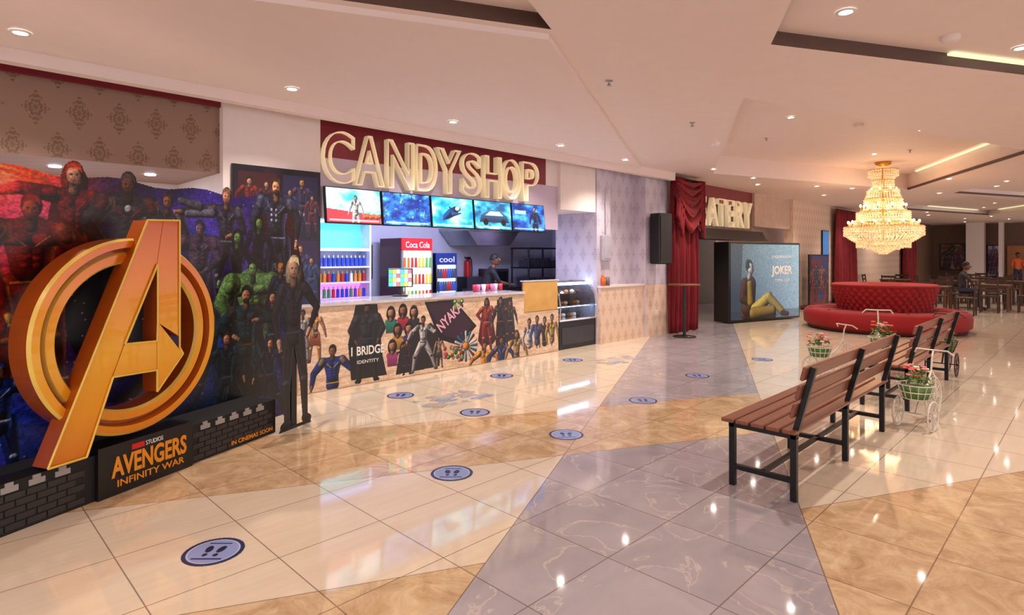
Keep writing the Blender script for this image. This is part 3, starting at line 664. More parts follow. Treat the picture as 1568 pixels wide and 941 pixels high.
for nm, xx in (('side_glass_left', .004), ('side_glass_right', .996)):
    m = MB(); m.add([(xx, p[0], p[1]) for p in prof]+[(xx, .6, .5)], [tuple(range(7))]); m.obj(nm, glassmat(), R)
# ------------------------------------------------------------ people
def person(name, loc, rz, J, cols, scale=1, hairstyle='short'):
    """J: dict of joint positions (facing -Y)."""
    R = empty(name, loc, rz); R.scale = (scale,)*3
    names = ['pelvis', 'spine', 'chest', 'neck', 'skull', 'shL', 'elL', 'wrL', 'shR', 'elR', 'wrR', 'hpL', 'knL', 'anL', 'toL', 'hpR', 'knR', 'anR', 'toR']
    rad = dict(pelvis=.135, spine=.125, chest=.14, neck=.055, skull=.05, sh=.062, el=.043, wr=.028, hp=.09, kn=.06, an=.04, to=.034)
    E = [('pelvis', 'spine'), ('spine', 'chest'), ('chest', 'neck'), ('neck', 'skull'), ('chest', 'shL'), ('shL', 'elL'), ('elL', 'wrL'), ('chest', 'shR'), ('shR', 'elR'), ('elR', 'wrR'),
         ('pelvis', 'hpL'), ('hpL', 'knL'), ('knL', 'anL'), ('anL', 'toL'), ('pelvis', 'hpR'), ('hpR', 'knR'), ('knR', 'anR'), ('anR', 'toR')]
    me = D.meshes.new('body'); me.from_pydata([J[n] for n in names], [(names.index(a), names.index(b)) for a, b in E], []); o = D.objects.new('body', me); COL.objects.link(o)
    o.modifiers.new('s', 'SKIN'); sd = o.modifiers.new('u', 'SUBSURF'); sd.levels = 2; sd.render_levels = 2
    sv = me.skin_vertices[0].data
    for i, n in enumerate(names):
        r = rad.get(n, rad.get(n[:2], .05)); sv[i].radius = (r, r*.8 if n in ('pelvis', 'spine', 'chest') else r); sv[i].use_root = (n == 'pelvis')
    bpy.context.view_layer.update()
    nm = D.meshes.new_from_object(o.evaluated_get(bpy.context.evaluated_depsgraph_get())); D.objects.remove(o)
    nm.materials.clear()
    for m_ in cols: nm.materials.append(m_)
    kind = {('neck', 'skull'): 0, ('elL', 'wrL'): 0, ('elR', 'wrR'): 0, ('hpL', 'knL'): 2, ('knL', 'anL'): 2, ('hpR', 'knR'): 2, ('knR', 'anR'): 2, ('pelvis', 'hpL'): 2, ('pelvis', 'hpR'): 2, ('anL', 'toL'): 3, ('anR', 'toR'): 3}
    segs = [(Vector(J[a]), Vector(J[b]), kind.get((a, b), 1)) for a, b in E]
    for p in nm.polygons:
        best = None
        for A, B, k in segs:
            d = B-A; tt = max(0, min(1, (p.center-A).dot(d)/d.length_squared)); ds_ = (p.center-(A+d*tt)).length
            if best is None or ds_ < best[0]: best = (ds_, k)
        p.material_index = best[1]; p.use_smooth = True
    b = D.objects.new('body', nm); COL.objects.link(b); b.parent = R
    h = MB(); hc = Vector(J['skull'])+Vector((0, -.015, .09))
    h.sph(hc, .1, 0, 20, 14, (.76, .92, 1.15)); h.sph(hc+Vector((0, -.03, -.055)), .06, 0, 14, 10, (.85, .9, .9))
    h.cyl(hc+Vector((0, -.085, .015)), hc+Vector((0, -.11, -.022)), .008, .015, 0, 10); h.sph(hc+Vector((0, -.102, -.024)), .014, 0, 8, 6)
    for sx in (-1, 1):
        h.sph(hc+Vector((sx*.077, .005, -.005)), .026, 0, 8, 6, (.35, .7, 1.1)); h.sph(hc+Vector((sx*.029, -.083, .01)), .012, 5, 8, 6); h.sph(hc+Vector((sx*.029, -.093, .01)), .006, 4, 6, 5)
        h.cyl(hc+Vector((sx*.015, -.091, .03)), hc+Vector((sx*.045, -.08, .03)), .004, mi=4, n=6)
    h.cyl(hc+Vector((-.02, -.087, -.055)), hc+Vector((.02, -.087, -.055)), .006, mi=6, n=8)
    def hair(u, v):
        a = u*2*math.pi; ph = v*(1.75 if hairstyle == 'short' else 2.2)
        front = max(0, -math.sin(a)); ph *= 1-.42*front
        return (hc.x+.083*math.sin(ph)*math.cos(a), hc.y+.012+.1*math.sin(ph)*math.sin(a), hc.z+.012+.118*math.cos(ph))
    h.grid(hair, 24, 10, 4)
    ho = h.obj('head', cols+[mat('eye_white', (235, 232, 228), .3), mat('lips', (150, 75, 70), .5)], R)
    for s_, sx in (('L', -1), ('R', 1)):
        w = Vector(J['wr'+s_]); d = (w-Vector(J['el'+s_])).normalized()
        side = Vector((1, 0, 0)) if abs(d.x) < .8 else Vector((0, 1, 0)); side = (side-d*side.dot(d)).normalized(); nrm = d.cross(side)
        V = [w, w+d*.045]; Ed = [(0, 1)]; rr = [.024, .028]
        for k, (o_, L) in enumerate(((-.028, .07), (-.01, .08), (.01, .075), (.027, .06))):
            base = w+d*.085+side*o_; V += [base, base+d*L*.5+nrm*.008, base+d*L*.85+nrm*.03]; n0 = len(V)-3; Ed += [(1, n0), (n0, n0+1), (n0+1, n0+2)]; rr += [.0115, .0095, .008]
        th = w+d*.03-side*sx*.03; V += [th, th+d*.035-side*sx*.018+nrm*.012, th+d*.06-side*sx*.018+nrm*.025]; n0 = len(V)-3; Ed += [(0, n0), (n0, n0+1), (n0+1, n0+2)]; rr += [.013, .011, .009]
        me = D.meshes.new('hand'); me.from_pydata(V, Ed, []); o = D.objects.new('h', me); COL.objects.link(o); o.modifiers.new('s', 'SKIN'); sd = o.modifiers.new('u', 'SUBSURF'); sd.levels = 1; sd.render_levels = 1
        for i, r in enumerate(rr): me.skin_vertices[0].data[i].radius = (r, r*.75)
        me.skin_vertices[0].data[0].use_root = True
        bpy.context.view_layer.update()
        nm = D.meshes.new_from_object(o.evaluated_get(bpy.context.evaluated_depsgraph_get())); D.objects.remove(o)
        nm.materials.clear(); nm.materials.append(cols[0])
        for p in nm.polygons: p.use_smooth = True; p.material_index = 0
        o = D.objects.new('hand_'+s_, nm); COL.objects.link(o); o.parent = R
    return R
STAND = dict(pelvis=(0, 0, .95), spine=(0, -.01, 1.12), chest=(0, 0, 1.32), neck=(0, 0, 1.48), skull=(0, -.01, 1.55), shL=(-.17, 0, 1.41), elL=(-.23, .02, 1.13), wrL=(-.24, -.06, .9), shR=(.17, 0, 1.41), elR=(.23, .02, 1.13), wrR=(.24, -.06, .9),
             hpL=(-.09, 0, .9), knL=(-.1, -.01, .5), anL=(-.1, .03, .09), toL=(-.12, -.14, .035), hpR=(.09, 0, .9), knR=(.11, -.03, .5), anR=(.12, .0, .09), toR=(.15, -.16, .035))
WORK = dict(STAND); WORK.update(chest=(0, -.06, 1.31), neck=(0, -.12, 1.46), skull=(0, -.15, 1.52), shL=(-.17, -.08, 1.4), shR=(.17, -.08, 1.4), elL=(-.22, -.2, 1.17), wrL=(-.12, -.4, 1.13), elR=(.22, -.2, 1.17), wrR=(.12, -.4, 1.13))
SIT = dict(pelvis=(0, 0, .54), spine=(0, -.02, .7), chest=(0, -.07, .9), neck=(0, -.11, 1.06), skull=(0, -.14, 1.13), shL=(-.17, -.08, 1.0), shR=(.17, -.08, 1.0), elL=(-.24, -.24, .82), wrL=(-.1, -.42, .82), elR=(.24, -.24, .82), wrR=(.1, -.42, .82),
           hpL=(-.09, -.04, .53), knL=(-.12, -.46, .53), anL=(-.12, -.42, .1), toL=(-.13, -.6, .035), hpR=(.09, -.04, .53), knR=(.12, -.46, .53), anR=(.13, -.4, .1), toR=(.15, -.58, .035))
SKIN = mat('skin_brown', (120, 76, 54), .5); HAIR = mat('hair_black', (18, 14, 13), .6)
SHOE = mat('shoes_dark', (25, 22, 22), .4); JEAN = mat('trousers_navy', (34, 38, 60), .7)
person('kitchen_worker', (7.35, 8.0, 0), math.radians(60), WORK, [SKIN, mat('shirt_black', (28, 28, 36), .7), JEAN, SHOE, HAIR], .93)
person('seated_customer', (21.75, 2.98, 0), math.radians(8), SIT, [SKIN, mat('shirt_charcoal', (48, 42, 44), .7), JEAN, SHOE, HAIR], 1.05)
person('standing_customer', (36.3, 2.78, 0), math.radians(-60), STAND, [SKIN, mat('shirt_orange', (210, 90, 40), .7), JEAN, SHOE, HAIR], 1)
# ------------------------------------------------------------ wall poster panel on left pillar
R = empty('wall_poster_panel', (2.27, 6.36, .9))
m = MB(); m.bb(0, .97, 0, .04, 0, 1.62); m.obj('board', [BLACK], R)
c = Cv(.95, 1.6, 130, (24, 16, 24)); c.neb([(12, 8, 14), (28, 18, 36), (46, 22, 38)], 5, 9)
c.poly([(.04, .88), (.46, .88), (.46, 1.54), (.04, 1.54)], (60, 20, 24), grad=(20, 12, 20))
hero(c, .16, .9, .6, (110, 28, 28), (180, 80, 50), la=(-40, -20), hair=(30, 20, 20), rim=(140, 50, 36)); hero(c, .34, .95, .52, (60, 30, 40), (150, 56, 46), rim=(140, 50, 36))
c.poly([(.52, .86), (.92, .86), (.92, 1.54), (.52, 1.54)], (40, 34, 70), grad=(20, 18, 34)); hero(c, .74, .84, .7, (60, 52, 90), (150, 90, 110), la=(-40, -60)); hero(c, .6, .9, .5, (34, 50, 96), (100, 120, 180)); hero(c, .86, .9, .45, (110, 44, 54), (180, 100, 70))
c.poly([(.52, .06), (.92, .06), (.92, .82), (.52, .82)], (44, 22, 60), grad=(20, 30, 80)); hero(c, .72, .05, .75, (46, 40, 90), (130, 96, 180)); hero(c, .85, .1, .55, (44, 70, 116), (130, 96, 180))
c.poly([(.04, .06), (.46, .06), (.46, .82), (.04, .82)], (40, 30, 70))
c.mask[:] = 1; c.obj('artwork', R, (.01, -.003, .01), rough=.3)
# ------------------------------------------------------------ superhero standee
R = empty('movie_promotional_standee', (.304, 4.30, 0), math.radians(24.7))
T0 = -1.0
BW, BH = 3.9, 2.6
c = Cv(BW, BH, 200, (30, 20, 50), 0)
c.neb([(8, 6, 18), (22, 14, 50), (46, 32, 92), (26, 42, 100)], 6, 77)
def g(tt): return tt-T0
c.glow(g(.25), 1.95, .55, (150, 34, 8), .8); c.glow(g(.1), 1.4, .5, (120, 20, 10), .8); c.glow(g(.45), 2.1, .22, (200, 80, 30), .5); c.glow(g(1.3), 1.1, .5, (60, 40, 150), .4)
c.glow(g(2.0), .6, .6, (20, 80, 120), .6); c.glow(g(1.7), 2.0, .4, (60, 50, 150), .6); c.glow(g(.95), .75, .2, (110, 80, 210), .8); c.glow(g(2.4), 1.6, .4, (80, 50, 150), .6); c.glow(g(0), .5, .4, (20, 50, 150), .6)
for k in range(5): c.cap(g(-.6), 2.2+.03*k, .004, g(.45), 1.97+.04*k, .009, (225, 90+12*k, 36), flat=True, cut=False)
sk = rng.random
for k in range(160): c.ell(sk()*BW, sk()*2.1, .004, .004, (220, 220, 255), flat=True, cut=False)
c.mask[(c.Y < 2.1-.02*np.sin(c.X*9)) & (c.X < g(2.62))] = 1
hero(c, g(-.35), .9, 1.15, (90, 40, 40), (180, 60, 40), la=(-80, -60), rim=(200, 80, 40))
hero(c, g(1.32), 1.12, .96, (60, 50, 60), (160, 140, 120), (160, 110, 80), rim=(150, 90, 60))
hero(c, g(.62), 1.0, 1.22, (120, 30, 34), (160, 56, 40), (225, 170, 140), (170, 60, 30), long=True, la=(-95, -75), ra=(30, 60), cape=(90, 14, 20), rim=(220, 90, 40))
c.glow(g(.2), 2.0, .1, (230, 70, 50), 1)
hero(c, g(1.0), .96, 1.24, (62, 56, 66), (150, 50, 36), (120, 80, 60), (70, 60, 60), wide=1.35, la=(-35, 40), ra=(35, -40), cape=(40, 40, 70), rim=(200, 160, 140)); c.ell(g(1.0), 1.9, .03, .03, (230, 240, 250))
hero(c, g(.36), .72, 1.26, (126, 36, 24), (170, 100, 46), (165, 80, 50), (120, 30, 22), wide=1.45, la=(-35, 20), ra=(40, -30), helmet=(120, 30, 22), rim=(220, 120, 60))
hero(c, g(-.05), .62, 1.15, (150, 30, 24), (230, 170, 60), (205, 150, 50), helmet=(170, 30, 26), wide=1.3, rim=(240, 150, 60))
hero(c, g(2.5), 1.02, 1.34, (54, 58, 80), (120, 130, 160), (215, 160, 130), (60, 44, 34), wide=1.35, cape=(70, 20, 36), la=(-25, 10), ra=(35, -10), beard=(70, 50, 36), rim=(130, 140, 220))
for k in range(6): c.ell(g(2.44)+.06*(k % 2), 2.0-.05*(k//2), .018, .018, (170, 180, 210))
hero(c, g(1.9), 1.12, 1.06, (62, 56, 80), (130, 130, 150), (205, 150, 125), (120, 90, 70), la=(-80, -85), ra=(20, -70), wide=1.2, rim=(150, 120, 220)); c.cap(g(1.5), 1.9, .03, g(1.75), 1.92, .04, (120, 120, 140)); c.cap(g(1.44), 2.0, .03, g(1.62), 1.97, .04, (110, 110, 130))
hero(c, g(2.28), 1.0, .96, (34, 30, 44), (80, 36, 54), (110, 150, 80), (20, 16, 20), long=True, rim=(130, 100, 200))
hero(c, g(1.62), .9, .98, (84, 68, 96), (130, 96, 124), (130, 108, 128), (60, 44, 60), wide=1.45, la=(-60, -100), ra=(20, -60), rim=(150, 110, 200))
hero(c, g(2.02), .86, .96, (26, 24, 34), (70, 36, 62), (120, 165, 90), (40, 16, 34), long=True, rim=(140, 100, 200))
GR = (108, 150, 92)
hero(c, g(2.2), .36, 1.2, GR, (112, 152, 94), (122, 164, 102), (28, 34, 26), wide=1.95, la=(-35, 30), ra=(42, -35), rim=(120, 140, 90), sleeve=GR)
hero(c, g(2.56), .62, .9, (36, 44, 70), (90, 100, 140), (190, 140, 110), (150, 100, 40), rim=(100, 120, 200))
hero(c, g(2.45), .3, .95, (30, 46, 70), (80, 120, 150), (200, 150, 120), (40, 30, 26), la=(-50, 30), rl=(25, 10), rim=(90, 150, 190))
hero(c, g(1.75), .26, .85, (40, 56, 76), (96, 80, 66), (190, 140, 110), (50, 36, 28), la=(-30, -60), ll=(-20, -30), rim=(60, 130, 160))
hero(c, g(2.12), .1, 1.22, (34, 66, 74), (110, 56, 44), (205, 155, 125), (36, 28, 26), la=(-50, 60), ra=(60, -90), ll=(-35, -10), rl=(22, 40), beard=(60, 44, 36), wide=1.15, rim=(70, 160, 180), cape=(30, 40, 50))
hero(c, g(1.9), .02, .9, (28, 50, 66), (76, 96, 116), (190, 140, 110), la=(-70, -40), ll=(-15, -60), rl=(30, 10), rim=(60, 140, 170))
hero(c, g(2.42), .0, .8, (26, 44, 66), (70, 96, 124), la=(-40, -20), rl=(20, 30), rim=(60, 130, 180))
hero(c, g(.18), .12, .82, (26, 50, 110), (180, 190, 210), (190, 140, 110), helmet=(30, 60, 130), la=(-60, -30), ra=(70, 100), wide=1.3, rim=(80, 130, 230))
c.ell(g(.9), 1.15, .34, .42, (14, 8, 28), flat=True, cut=False, a=.85); c.ell(g(.95), .72, .24, .22, (46, 36, 104), cut=False, a=.85); c.ell(g(.93), .74, .09, .09, (150, 120, 210), cut=False)
for k in range(60): c.ell(g(.6+.7*sk()), .5+1.0*sk(), .004, .004, (220, 210, 255), flat=True, cut=False)
c.grain(.5, 9, 300); c.grain(.3, 19, 90)
c.c = np.clip((c.c/255-.5)*1.15+.49, 0, 1)*255
c.obj('character_backdrop', R, (T0, .35, 0), rough=.32)
m = MB(); m.bb(T0, 2.6, .36, .39, 0, 2.06); m.obj('backing_board', BLACK, R)
m = MB(); m.bb(-1.2, .517, 0.0, .34, 0, .29, 0); m.bb(.517, 1.216, -.03, .34, 0, .33, 1); m.bb(1.216, 2.10, 0, .34, 0, .29, 0)
brk = mat('brick_print', (48, 44, 45), .5); brd = mat('mortar_print', (16, 14, 16), .6)
for xa, xb in ((-1.2, .5), (1.23, 2.08)):
    for row in range(5):
        x = xa+.01+(.055 if row % 2 else 0)
        while x < xb-.1: m.bb(x, x+.1, -.006, 0, .02+row*.042, .055+row*.042, 2); x += .11
    x = xa+.08; k = 0
    while x < xb-.12:
        m.bb(x, x+.085, -.008, 0, .235, .268, 3); m.bb(x+.02, x+.06, -.009, 0, .262, .29, 3); x += .14; k += 1
m.obj('plinth', [brd, BLACK, brk, mat('print_pale', (165, 162, 160), .5)], R)
t = NT('gold_gradient'); z = t.xyz()[2]
rp = t.new('ShaderNodeValToRGB'); t.link(t.m('DIVIDE', z, 1.9), rp.inputs[0]); e = rp.color_ramp.elements
e[0].position = .15; e[0].color = (*s2l((214, 116, 10)), 1); e[1].position = 1; e[1].color = (*s2l((200, 80, 16)), 1)
for p_, cc in ((.32, (244, 166, 20)), (.5, (250, 184, 30)), (.75, (234, 132, 16))):
    k = e.new(p_); k.color = (*s2l(cc), 1)
t.col(rp.outputs[0]); t.set(Roughness=.26, Metallic=.2); t.b.inputs['Coat Weight'].default_value = .5; GOLD = t.mat
GOLDD = mat('gold_edge', (168, 76, 6), .35, 0, coat=.4); GOLDL = mat('gold_highlight', (255, 212, 96), .3, 0)
m = MB(); MR = Matrix.Rotation(math.pi/2, 3, 'X')
def rg(pr, mi): m.lathe(pr, (.782, 0, 1.02), mi, 96, False, MR)
rg([(.655, -.16), (.655, .0)], 1); rg([(.655, 0), (.64, .02)], 2); rg([(.64, .02), (.595, .02)], 0); rg([(.595, .02), (.58, -.03), (.565, -.03)], 1); rg([(.565, -.03), (.555, -.0)], 2); rg([(.555, 0), (.505, 0)], 0); rg([(.505, 0), (.49, -.02)], 2); rg([(.49, -.02), (.485, -.16)], 1)
m.obj('logo_ring', [GOLD, GOLDD, GOLDL], R)
m = MB()
pieces = [[(.825, 1.80), (.95, 1.805), (.90, 1.50), (.665, .98), (.585, .78), (.42, .32), (.20, .32)],
          [(.95, 1.805), (1.073, 1.81), (1.073, .98), (.90, 1.10), (.90, 1.50)],
          [(.665, .98), (.895, .97), (.895, .77), (.585, .78)],
          [(.895, 1.11), (1.10, .85), (.895, .62)]]
for k, P in enumerate(pieces):
    m.prism(P, -.06-.003*k, .07, 0, 1)
m.obj('logo_letter', [GOLD, GOLDD], R, fixn=True)
m = MB()
m.tube([(a_, -.07, b_) for a_, b_ in [(.825, 1.80), (1.073, 1.81), (1.073, .9), (1.10, .85), (.895, .62), (.895, .77), (.585, .78), (.42, .32), (.20, .32)]], .007, 0, 6, True)
m.tube([(a_, -.07, b_) for a_, b_ in [(.665, .98), (.90, 1.50), (.90, 1.10), (.895, .97)]], .007, 0, 6, True)
m.obj('logo_letter_bevel', GOLDL, R)
OR = mat('orange_print', (235, 150, 30), .5, var=0)
text('title', 'AVENGERS', (.60, -.034, .115), .56, .135, OR, R, offset=.03)
text('subtitle', 'INFINITY WAR', (.64, -.034, .05), .5, .045, OR, R, offset=.01)
text('studio', 'STUDIOS', (.84, -.034, .265), .13, .03, WT, R); m = MB(); m.bb(.74, .83, -.034, -.03, .262, .298); m.obj('studio_badge', mat('badge_red', (210, 30, 30), .4), R)
text('release', 'IN CINEMAS SOON', (1.6, -.012, .03), .45, .035, OR, R, offset=.01)
R2 = empty('heroine_cutout', (2.053, 5.02, 0), math.radians(24.7))
c = Cv(.8, 1.66, 230, (20, 20, 26), 0)
hero(c, .36, .03, 1.57, (42, 44, 54), (74, 76, 92), (230, 188, 162), (232, 212, 166), la=(-22, 12), ra=(42, -28), ll=(-5, 2), rl=(9, 3), long=True, rim=(70, 90, 140), wide=.86)
c.cap(.2, .0, .03, .56, .0, .03, (14, 14, 16)); c.grain(.3, 3, 120)
c.obj('printed_figure', R2, (0, 0, .0), rough=.35)
m = MB(); m.bb(.33, .40, .004, .02, 0, .9); m.bb(.22, .54, .004, .03, 0, .015); m.obj('strut', BLACK, R2)
# ------------------------------------------------------------ curtains
VEL = mat('red_velvet', (126, 6, 22), .8, sheen=.05, var=.25, vs=3)
def curtain(name, x0, x1, y, top, nf, swag=False, mt=VEL):
    m = MB(); w = x1-x0
    def f(u, v):
        a = u*nf*2*math.pi
        return (x0+u*w+.02*math.sin(a*.5+v*2), y+(.05+.02*math.sin(v*5))*math.sin(a)+.02*math.sin(a*.37+v*3), .01+v*top)
    m.grid(f, nf*12, 16)
    if swag:
        for k in range(3):
            z0 = top-.02; dep = .45+.22*k; cx0 = x0-.02; cx1 = x1-.1+.05*k
            def s(u, v):
                sag = 4*u*(1-u); return (cx0+(cx1-cx0)*u, y-.12-.05*math.sin(v*14+k)-.05*sag, z0-v*.34*(1-.5*abs(2*u-1))-sag*(dep-.3)*(.35+.65*v)-.08*k)
            m.grid(s, 24, 20)
        for xx in (x0, x1-.22):
            def tl(u, v): return (xx+.22*u+.02*math.sin(v*4), y-.15+.04*math.sin(u*18), top-v*(.75+.5*u))
            m.grid(tl, 20, 8)
    m.cyl((x0-.05, y, top+.02), (x1+.05, y, top+.02), .02, mi=1)
    o = m.obj(name, [mt, mat('rail_bronze', (90, 60, 40), .3, .8)])
    sd = o.modifiers.new('th', 'SOLIDIFY'); sd.thickness = .006
    return o
curtain('velvet_curtain', 10.62, 11.72, 6.12, 3.14, 9, True)
curtain('velvet_curtain', 21.2, 23.4, 6.15, 3.1, 11)
curtain('velvet_curtain', 30.6, 32.8, 6.15, 3.1, 9)
m = MB(); m.lathe([(.001, 1.0), (.3, 1.0), (.3, 1.025), (.001, 1.025)], n=28, mi=1); m.cyl((0, 0, .02), (0, 0, 1.0), .03); m.lathe([(.001, 0), (.22, 0), (.22, .015), (.03, .04)], n=24); m.obj('bistro_table', [BLACK, mat('table_wood', (120, 70, 40), .4)], loc=(10.45, 5.72, 0))
# ------------------------------------------------------------ eatery
m = MB(); m.prism([(6.15, 1.95), (6.6, 1.95), (6.6, 2.2), (6.3, 2.2)], 12.1, 15.6, axis='x'); m.obj('eatery_canopy', BLACK, fixn=True)
m = MB(); m.bb(12.2, 13.0, 6.9, 7.4, 0, 1.05); m.bb(12.18, 13.02, 6.88, 7.42, 1.05, 1.08, 1); m.bb(12.4, 12.85, 7.0, 7.3, 1.08, 1.4, 2); m.obj('eatery_counter', [CREAMWP, WHITE, STEEL])
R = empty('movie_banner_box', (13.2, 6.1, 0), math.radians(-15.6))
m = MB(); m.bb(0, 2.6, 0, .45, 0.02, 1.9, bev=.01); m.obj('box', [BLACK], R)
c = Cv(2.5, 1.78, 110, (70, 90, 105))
tt = c.X/2.5; yy = c.Y/1.78
c.c = np.stack([62+90*tt+30*yy, 82+92*tt+34*yy, 98+94*tt+26*yy], -1); c.c[c.Y < .2] *= .75
c.poly([(0, 0), (.42, 0), (.36, .8), (.42, 1.78), (0, 1.78)], (48, 62, 72), a=.7); c.poly([(2.1, .5), (2.2, .5), (2.2, 1.78), (2.1, 1.78)], (150, 170, 180), a=.4)
c.cap(.5, .15, .16, 1.5, .08, .12, (110, 56, 40))
c.cap(.6, .3, .24, .66, .82, .22, (92, 60, 48)); c.cap(.48, .86, .13, .42, .5, .12, (84, 54, 44)); c.cap(.42, .5, .11, .8, .34, .09, (84, 54, 44)); c.cap(.66, .84, .09, .7, .4, .12, (176, 132, 50))
c.cap(.85, .22, .16, 1.35, .5, .14, (214, 178, 84)); c.cap(1.35, .5, .13, 1.85, .14, .1, (200, 166, 84)); c.cap(.8, .14, .15, 1.5, .18, .12, (170, 130, 60)); c.cap(1.85, .1, .07, 2.05, .07, .06, (70, 40, 30))
c.cap(.64, .98, .07, .68, 1.1, .07, (190, 180, 170)); c.ell(.64, 1.27, .13, .15, (52, 76, 56)); c.ell(.69, 1.2, .105, .14, (222, 220, 212), rot=.25); c.ell(.66, 1.24, .024, .03, (50, 80, 120), flat=True); c.ell(.745, 1.25, .02, .028, (50, 80, 120), flat=True); c.ell(.72, 1.12, .05, .018, (170, 40, 40), flat=True); c.ell(.735, 1.19, .016, .016, (190, 50, 50), flat=True); c.ell(.58, 1.3, .07, .12, (44, 66, 48))
c.grain(.2, 6, 80); c.mask[:] = 1; c.obj('artwork', R, (.05, -.006, .07), es=.7)  # printed banner, no screen; emission added so it looks brightly lit
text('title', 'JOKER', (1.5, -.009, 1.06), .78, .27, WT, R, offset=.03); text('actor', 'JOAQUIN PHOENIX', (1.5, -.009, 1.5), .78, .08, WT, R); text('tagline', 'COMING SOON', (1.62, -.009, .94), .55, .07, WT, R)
R = empty('movie_poster_stand', (18.2, 6.0, .0), math.radians(-8))
m = MB(); m.bb(0, 1.2, .005, .04, .0, 1.62); m.bb(.1, .2, .04, .3, 0, .03); m.bb(1.0, 1.1, .04, .3, 0, .03); m.obj('frame', BLACK, R)
c = Cv(1.12, 1.54, 60); c.neb([(30, 10, 20), (120, 40, 30), (40, 60, 130)], 4, 12)
for k in range(5): hero(c, .2+.18*k, .4+.1*(k % 2), .8, [(150, 40, 40), (40, 60, 120), (60, 60, 70), (180, 120, 50), (70, 40, 110)][k], (210, 180, 90))
c.mask[:] = 1; c.obj('artwork', R, (.04, 0, .04))
m = MB(); m.bb(0, .62, 0, .05, 0, 1.0); m.bb(.02, .6, -.003, 0, .02, .98, 1); m.obj('wall_television', [FR, emit('tv_blue', (60, 110, 170), .5)], loc=(20.3, 6.29, 1.4))
def endposter(name, y0, w, z0, h, seed, cols):
    c = Cv(w, h, 40); c.neb(cols, 4, seed)
    for k in range(3): hero(c, w*(.25+.25*k), .1, h*.8, (60+40*k, 50, 60+30*k), (200, 180, 160))
    c.mask[:] = 1; R = empty(name, (37.93, y0+w, z0), math.radians(-90)); m = MB(); m.bb(-.05, w+.05, .005, .05, -.05, h+.05); m.obj('frame', BLACK, R); c.obj('artwork', R, (0, 0, 0))
endposter('framed_movie_poster', 5.0, 1.0, .9, 1.3, 3, [(30, 30, 30), (110, 60, 50), (150, 140, 140)])
endposter('framed_movie_poster', 3.6, .45, .6, 1.5, 5, [(60, 60, 100), (130, 120, 160), (200, 190, 210)])
# ------------------------------------------------------------ round sofa
RED = mat('red_tufted_velvet', (152, 6, 12), .75, sheen=.03, var=.15, vs=4); REDD = mat('sofa_base', (90, 10, 16), .7)
m = MB()
m.lathe([(1.40, .0), (1.46, .02), (1.48, .08)], n=72, mi=1)
m.lathe([(1.48, .08), (1.54, .12), (1.55, .3), (1.53, .38), (1.47, .425), (1.35, .44), (.9, .43), (.88, .40)], n=72)
def tuft(u, v):
    a = u*2*math.pi; z = .42+v*.5
    nA = 40
    p1 = abs(math.sin(a*nA/2+v*math.pi*3)); p2 = abs(math.sin(a*nA/2-v*math.pi*3))
    r = .84+.13*v+.04*(p1*p2)**.5
    return (r*math.cos(a), r*math.sin(a), z)
m.grid(tuft, 320, 30)
m.lathe([(.99, .915), (1.0, .945), (.97, .97), (.9, .975), (.7, .97), (.001, .97)], n=72)
for k in range(12):
    a = k*math.pi/6; m.cyl((.95*math.cos(a), .95*math.sin(a), .441), (1.46*math.cos(a), 1.46*math.sin(a), .437), .006, mi=1, n=6)
for k in range(40):
    for i, z in enumerate((.42+.5/3, .42+1.0/3)):
        a = 2*math.pi*k/40; r = .845+.13*(z-.42)/.5; m.sph((r*math.cos(a), r*math.sin(a), z), .014, 1, 6, 4)
m.obj('round_tufted_sofa', [RED, REDD], loc=(14.72, 3.35, 0))
# ------------------------------------------------------------ chandelier
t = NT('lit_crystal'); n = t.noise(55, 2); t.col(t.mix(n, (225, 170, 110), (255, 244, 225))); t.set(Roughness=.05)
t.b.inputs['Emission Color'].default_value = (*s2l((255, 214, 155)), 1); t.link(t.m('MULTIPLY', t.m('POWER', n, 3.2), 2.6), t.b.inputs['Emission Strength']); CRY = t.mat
GB = mat('polished_brass', (214, 160, 70), .2, 1)
R = empty('crystal_chandelier', (14.72, 3.35, 3.6))
m = MB()
m.lathe([(.001, 0), (.16, 0), (.15, -.05), (.06, -.09), (.03, -.12)], n=32); m.cyl((0, 0, -.1), (0, 0, -1.75), .025)
for r, z in ((.28, -.2), (.2, -.42), (.3, -.62), (.36, -.82), (.5, -1.1), (.62, -1.34), (.74, -1.42), (.5, -1.72), (.3, -1.84)):
    for dz in (0, .025): m.lathe([(r, z+dz), (r+.012, z+dz+.006), (r, z+dz+.012), (r-.012, z+dz+.006), (r, z+dz)], n=48)
    for k in range(8):
        a = k*math.pi/4; m.cyl((0, 0, z), (r*math.cos(a), r*math.sin(a), z), .006, n=6)
m.obj('brass_frame', GB, R)
m = MB()
def drape(r0, z0, r1, z1, n, k, s=.018, sag=0):
    for i in range(n):
        a = 2*math.pi*i/n+r0
        for j in range(k):
            tq = j/(k-1); r = r0+(r1-r0)*tq-sag*math.sin(math.pi*tq); z = z0+(z1-z0)*tq
            m.octa((r*math.cos(a), r*math.sin(a), z), s, s*1.3)
drape(.05, -.1, .28, -.2, 24, 6); drape(.28, -.2, .28, -.3, 36, 3, .02); drape(.28, -.3, .2, -.42, 28, 4, sag=.03)
drape(.2, -.42, .2, -.56, 28, 4); drape(.2, -.5, .3, -.62, 30, 4, sag=.04); drape(.3, -.62, .3, -.74, 36, 4); drape(.3, -.7, .36, -.82, 36, 4)
drape(.36, -.82, .36, -.98, 44, 4); drape(.3, -.9, .5, -1.1, 44, 6, sag=.05); drape(.5, -1.1, .5, -1.24, 56, 4, .02); drape(.45, -1.2, .62, -1.34, 52, 5)
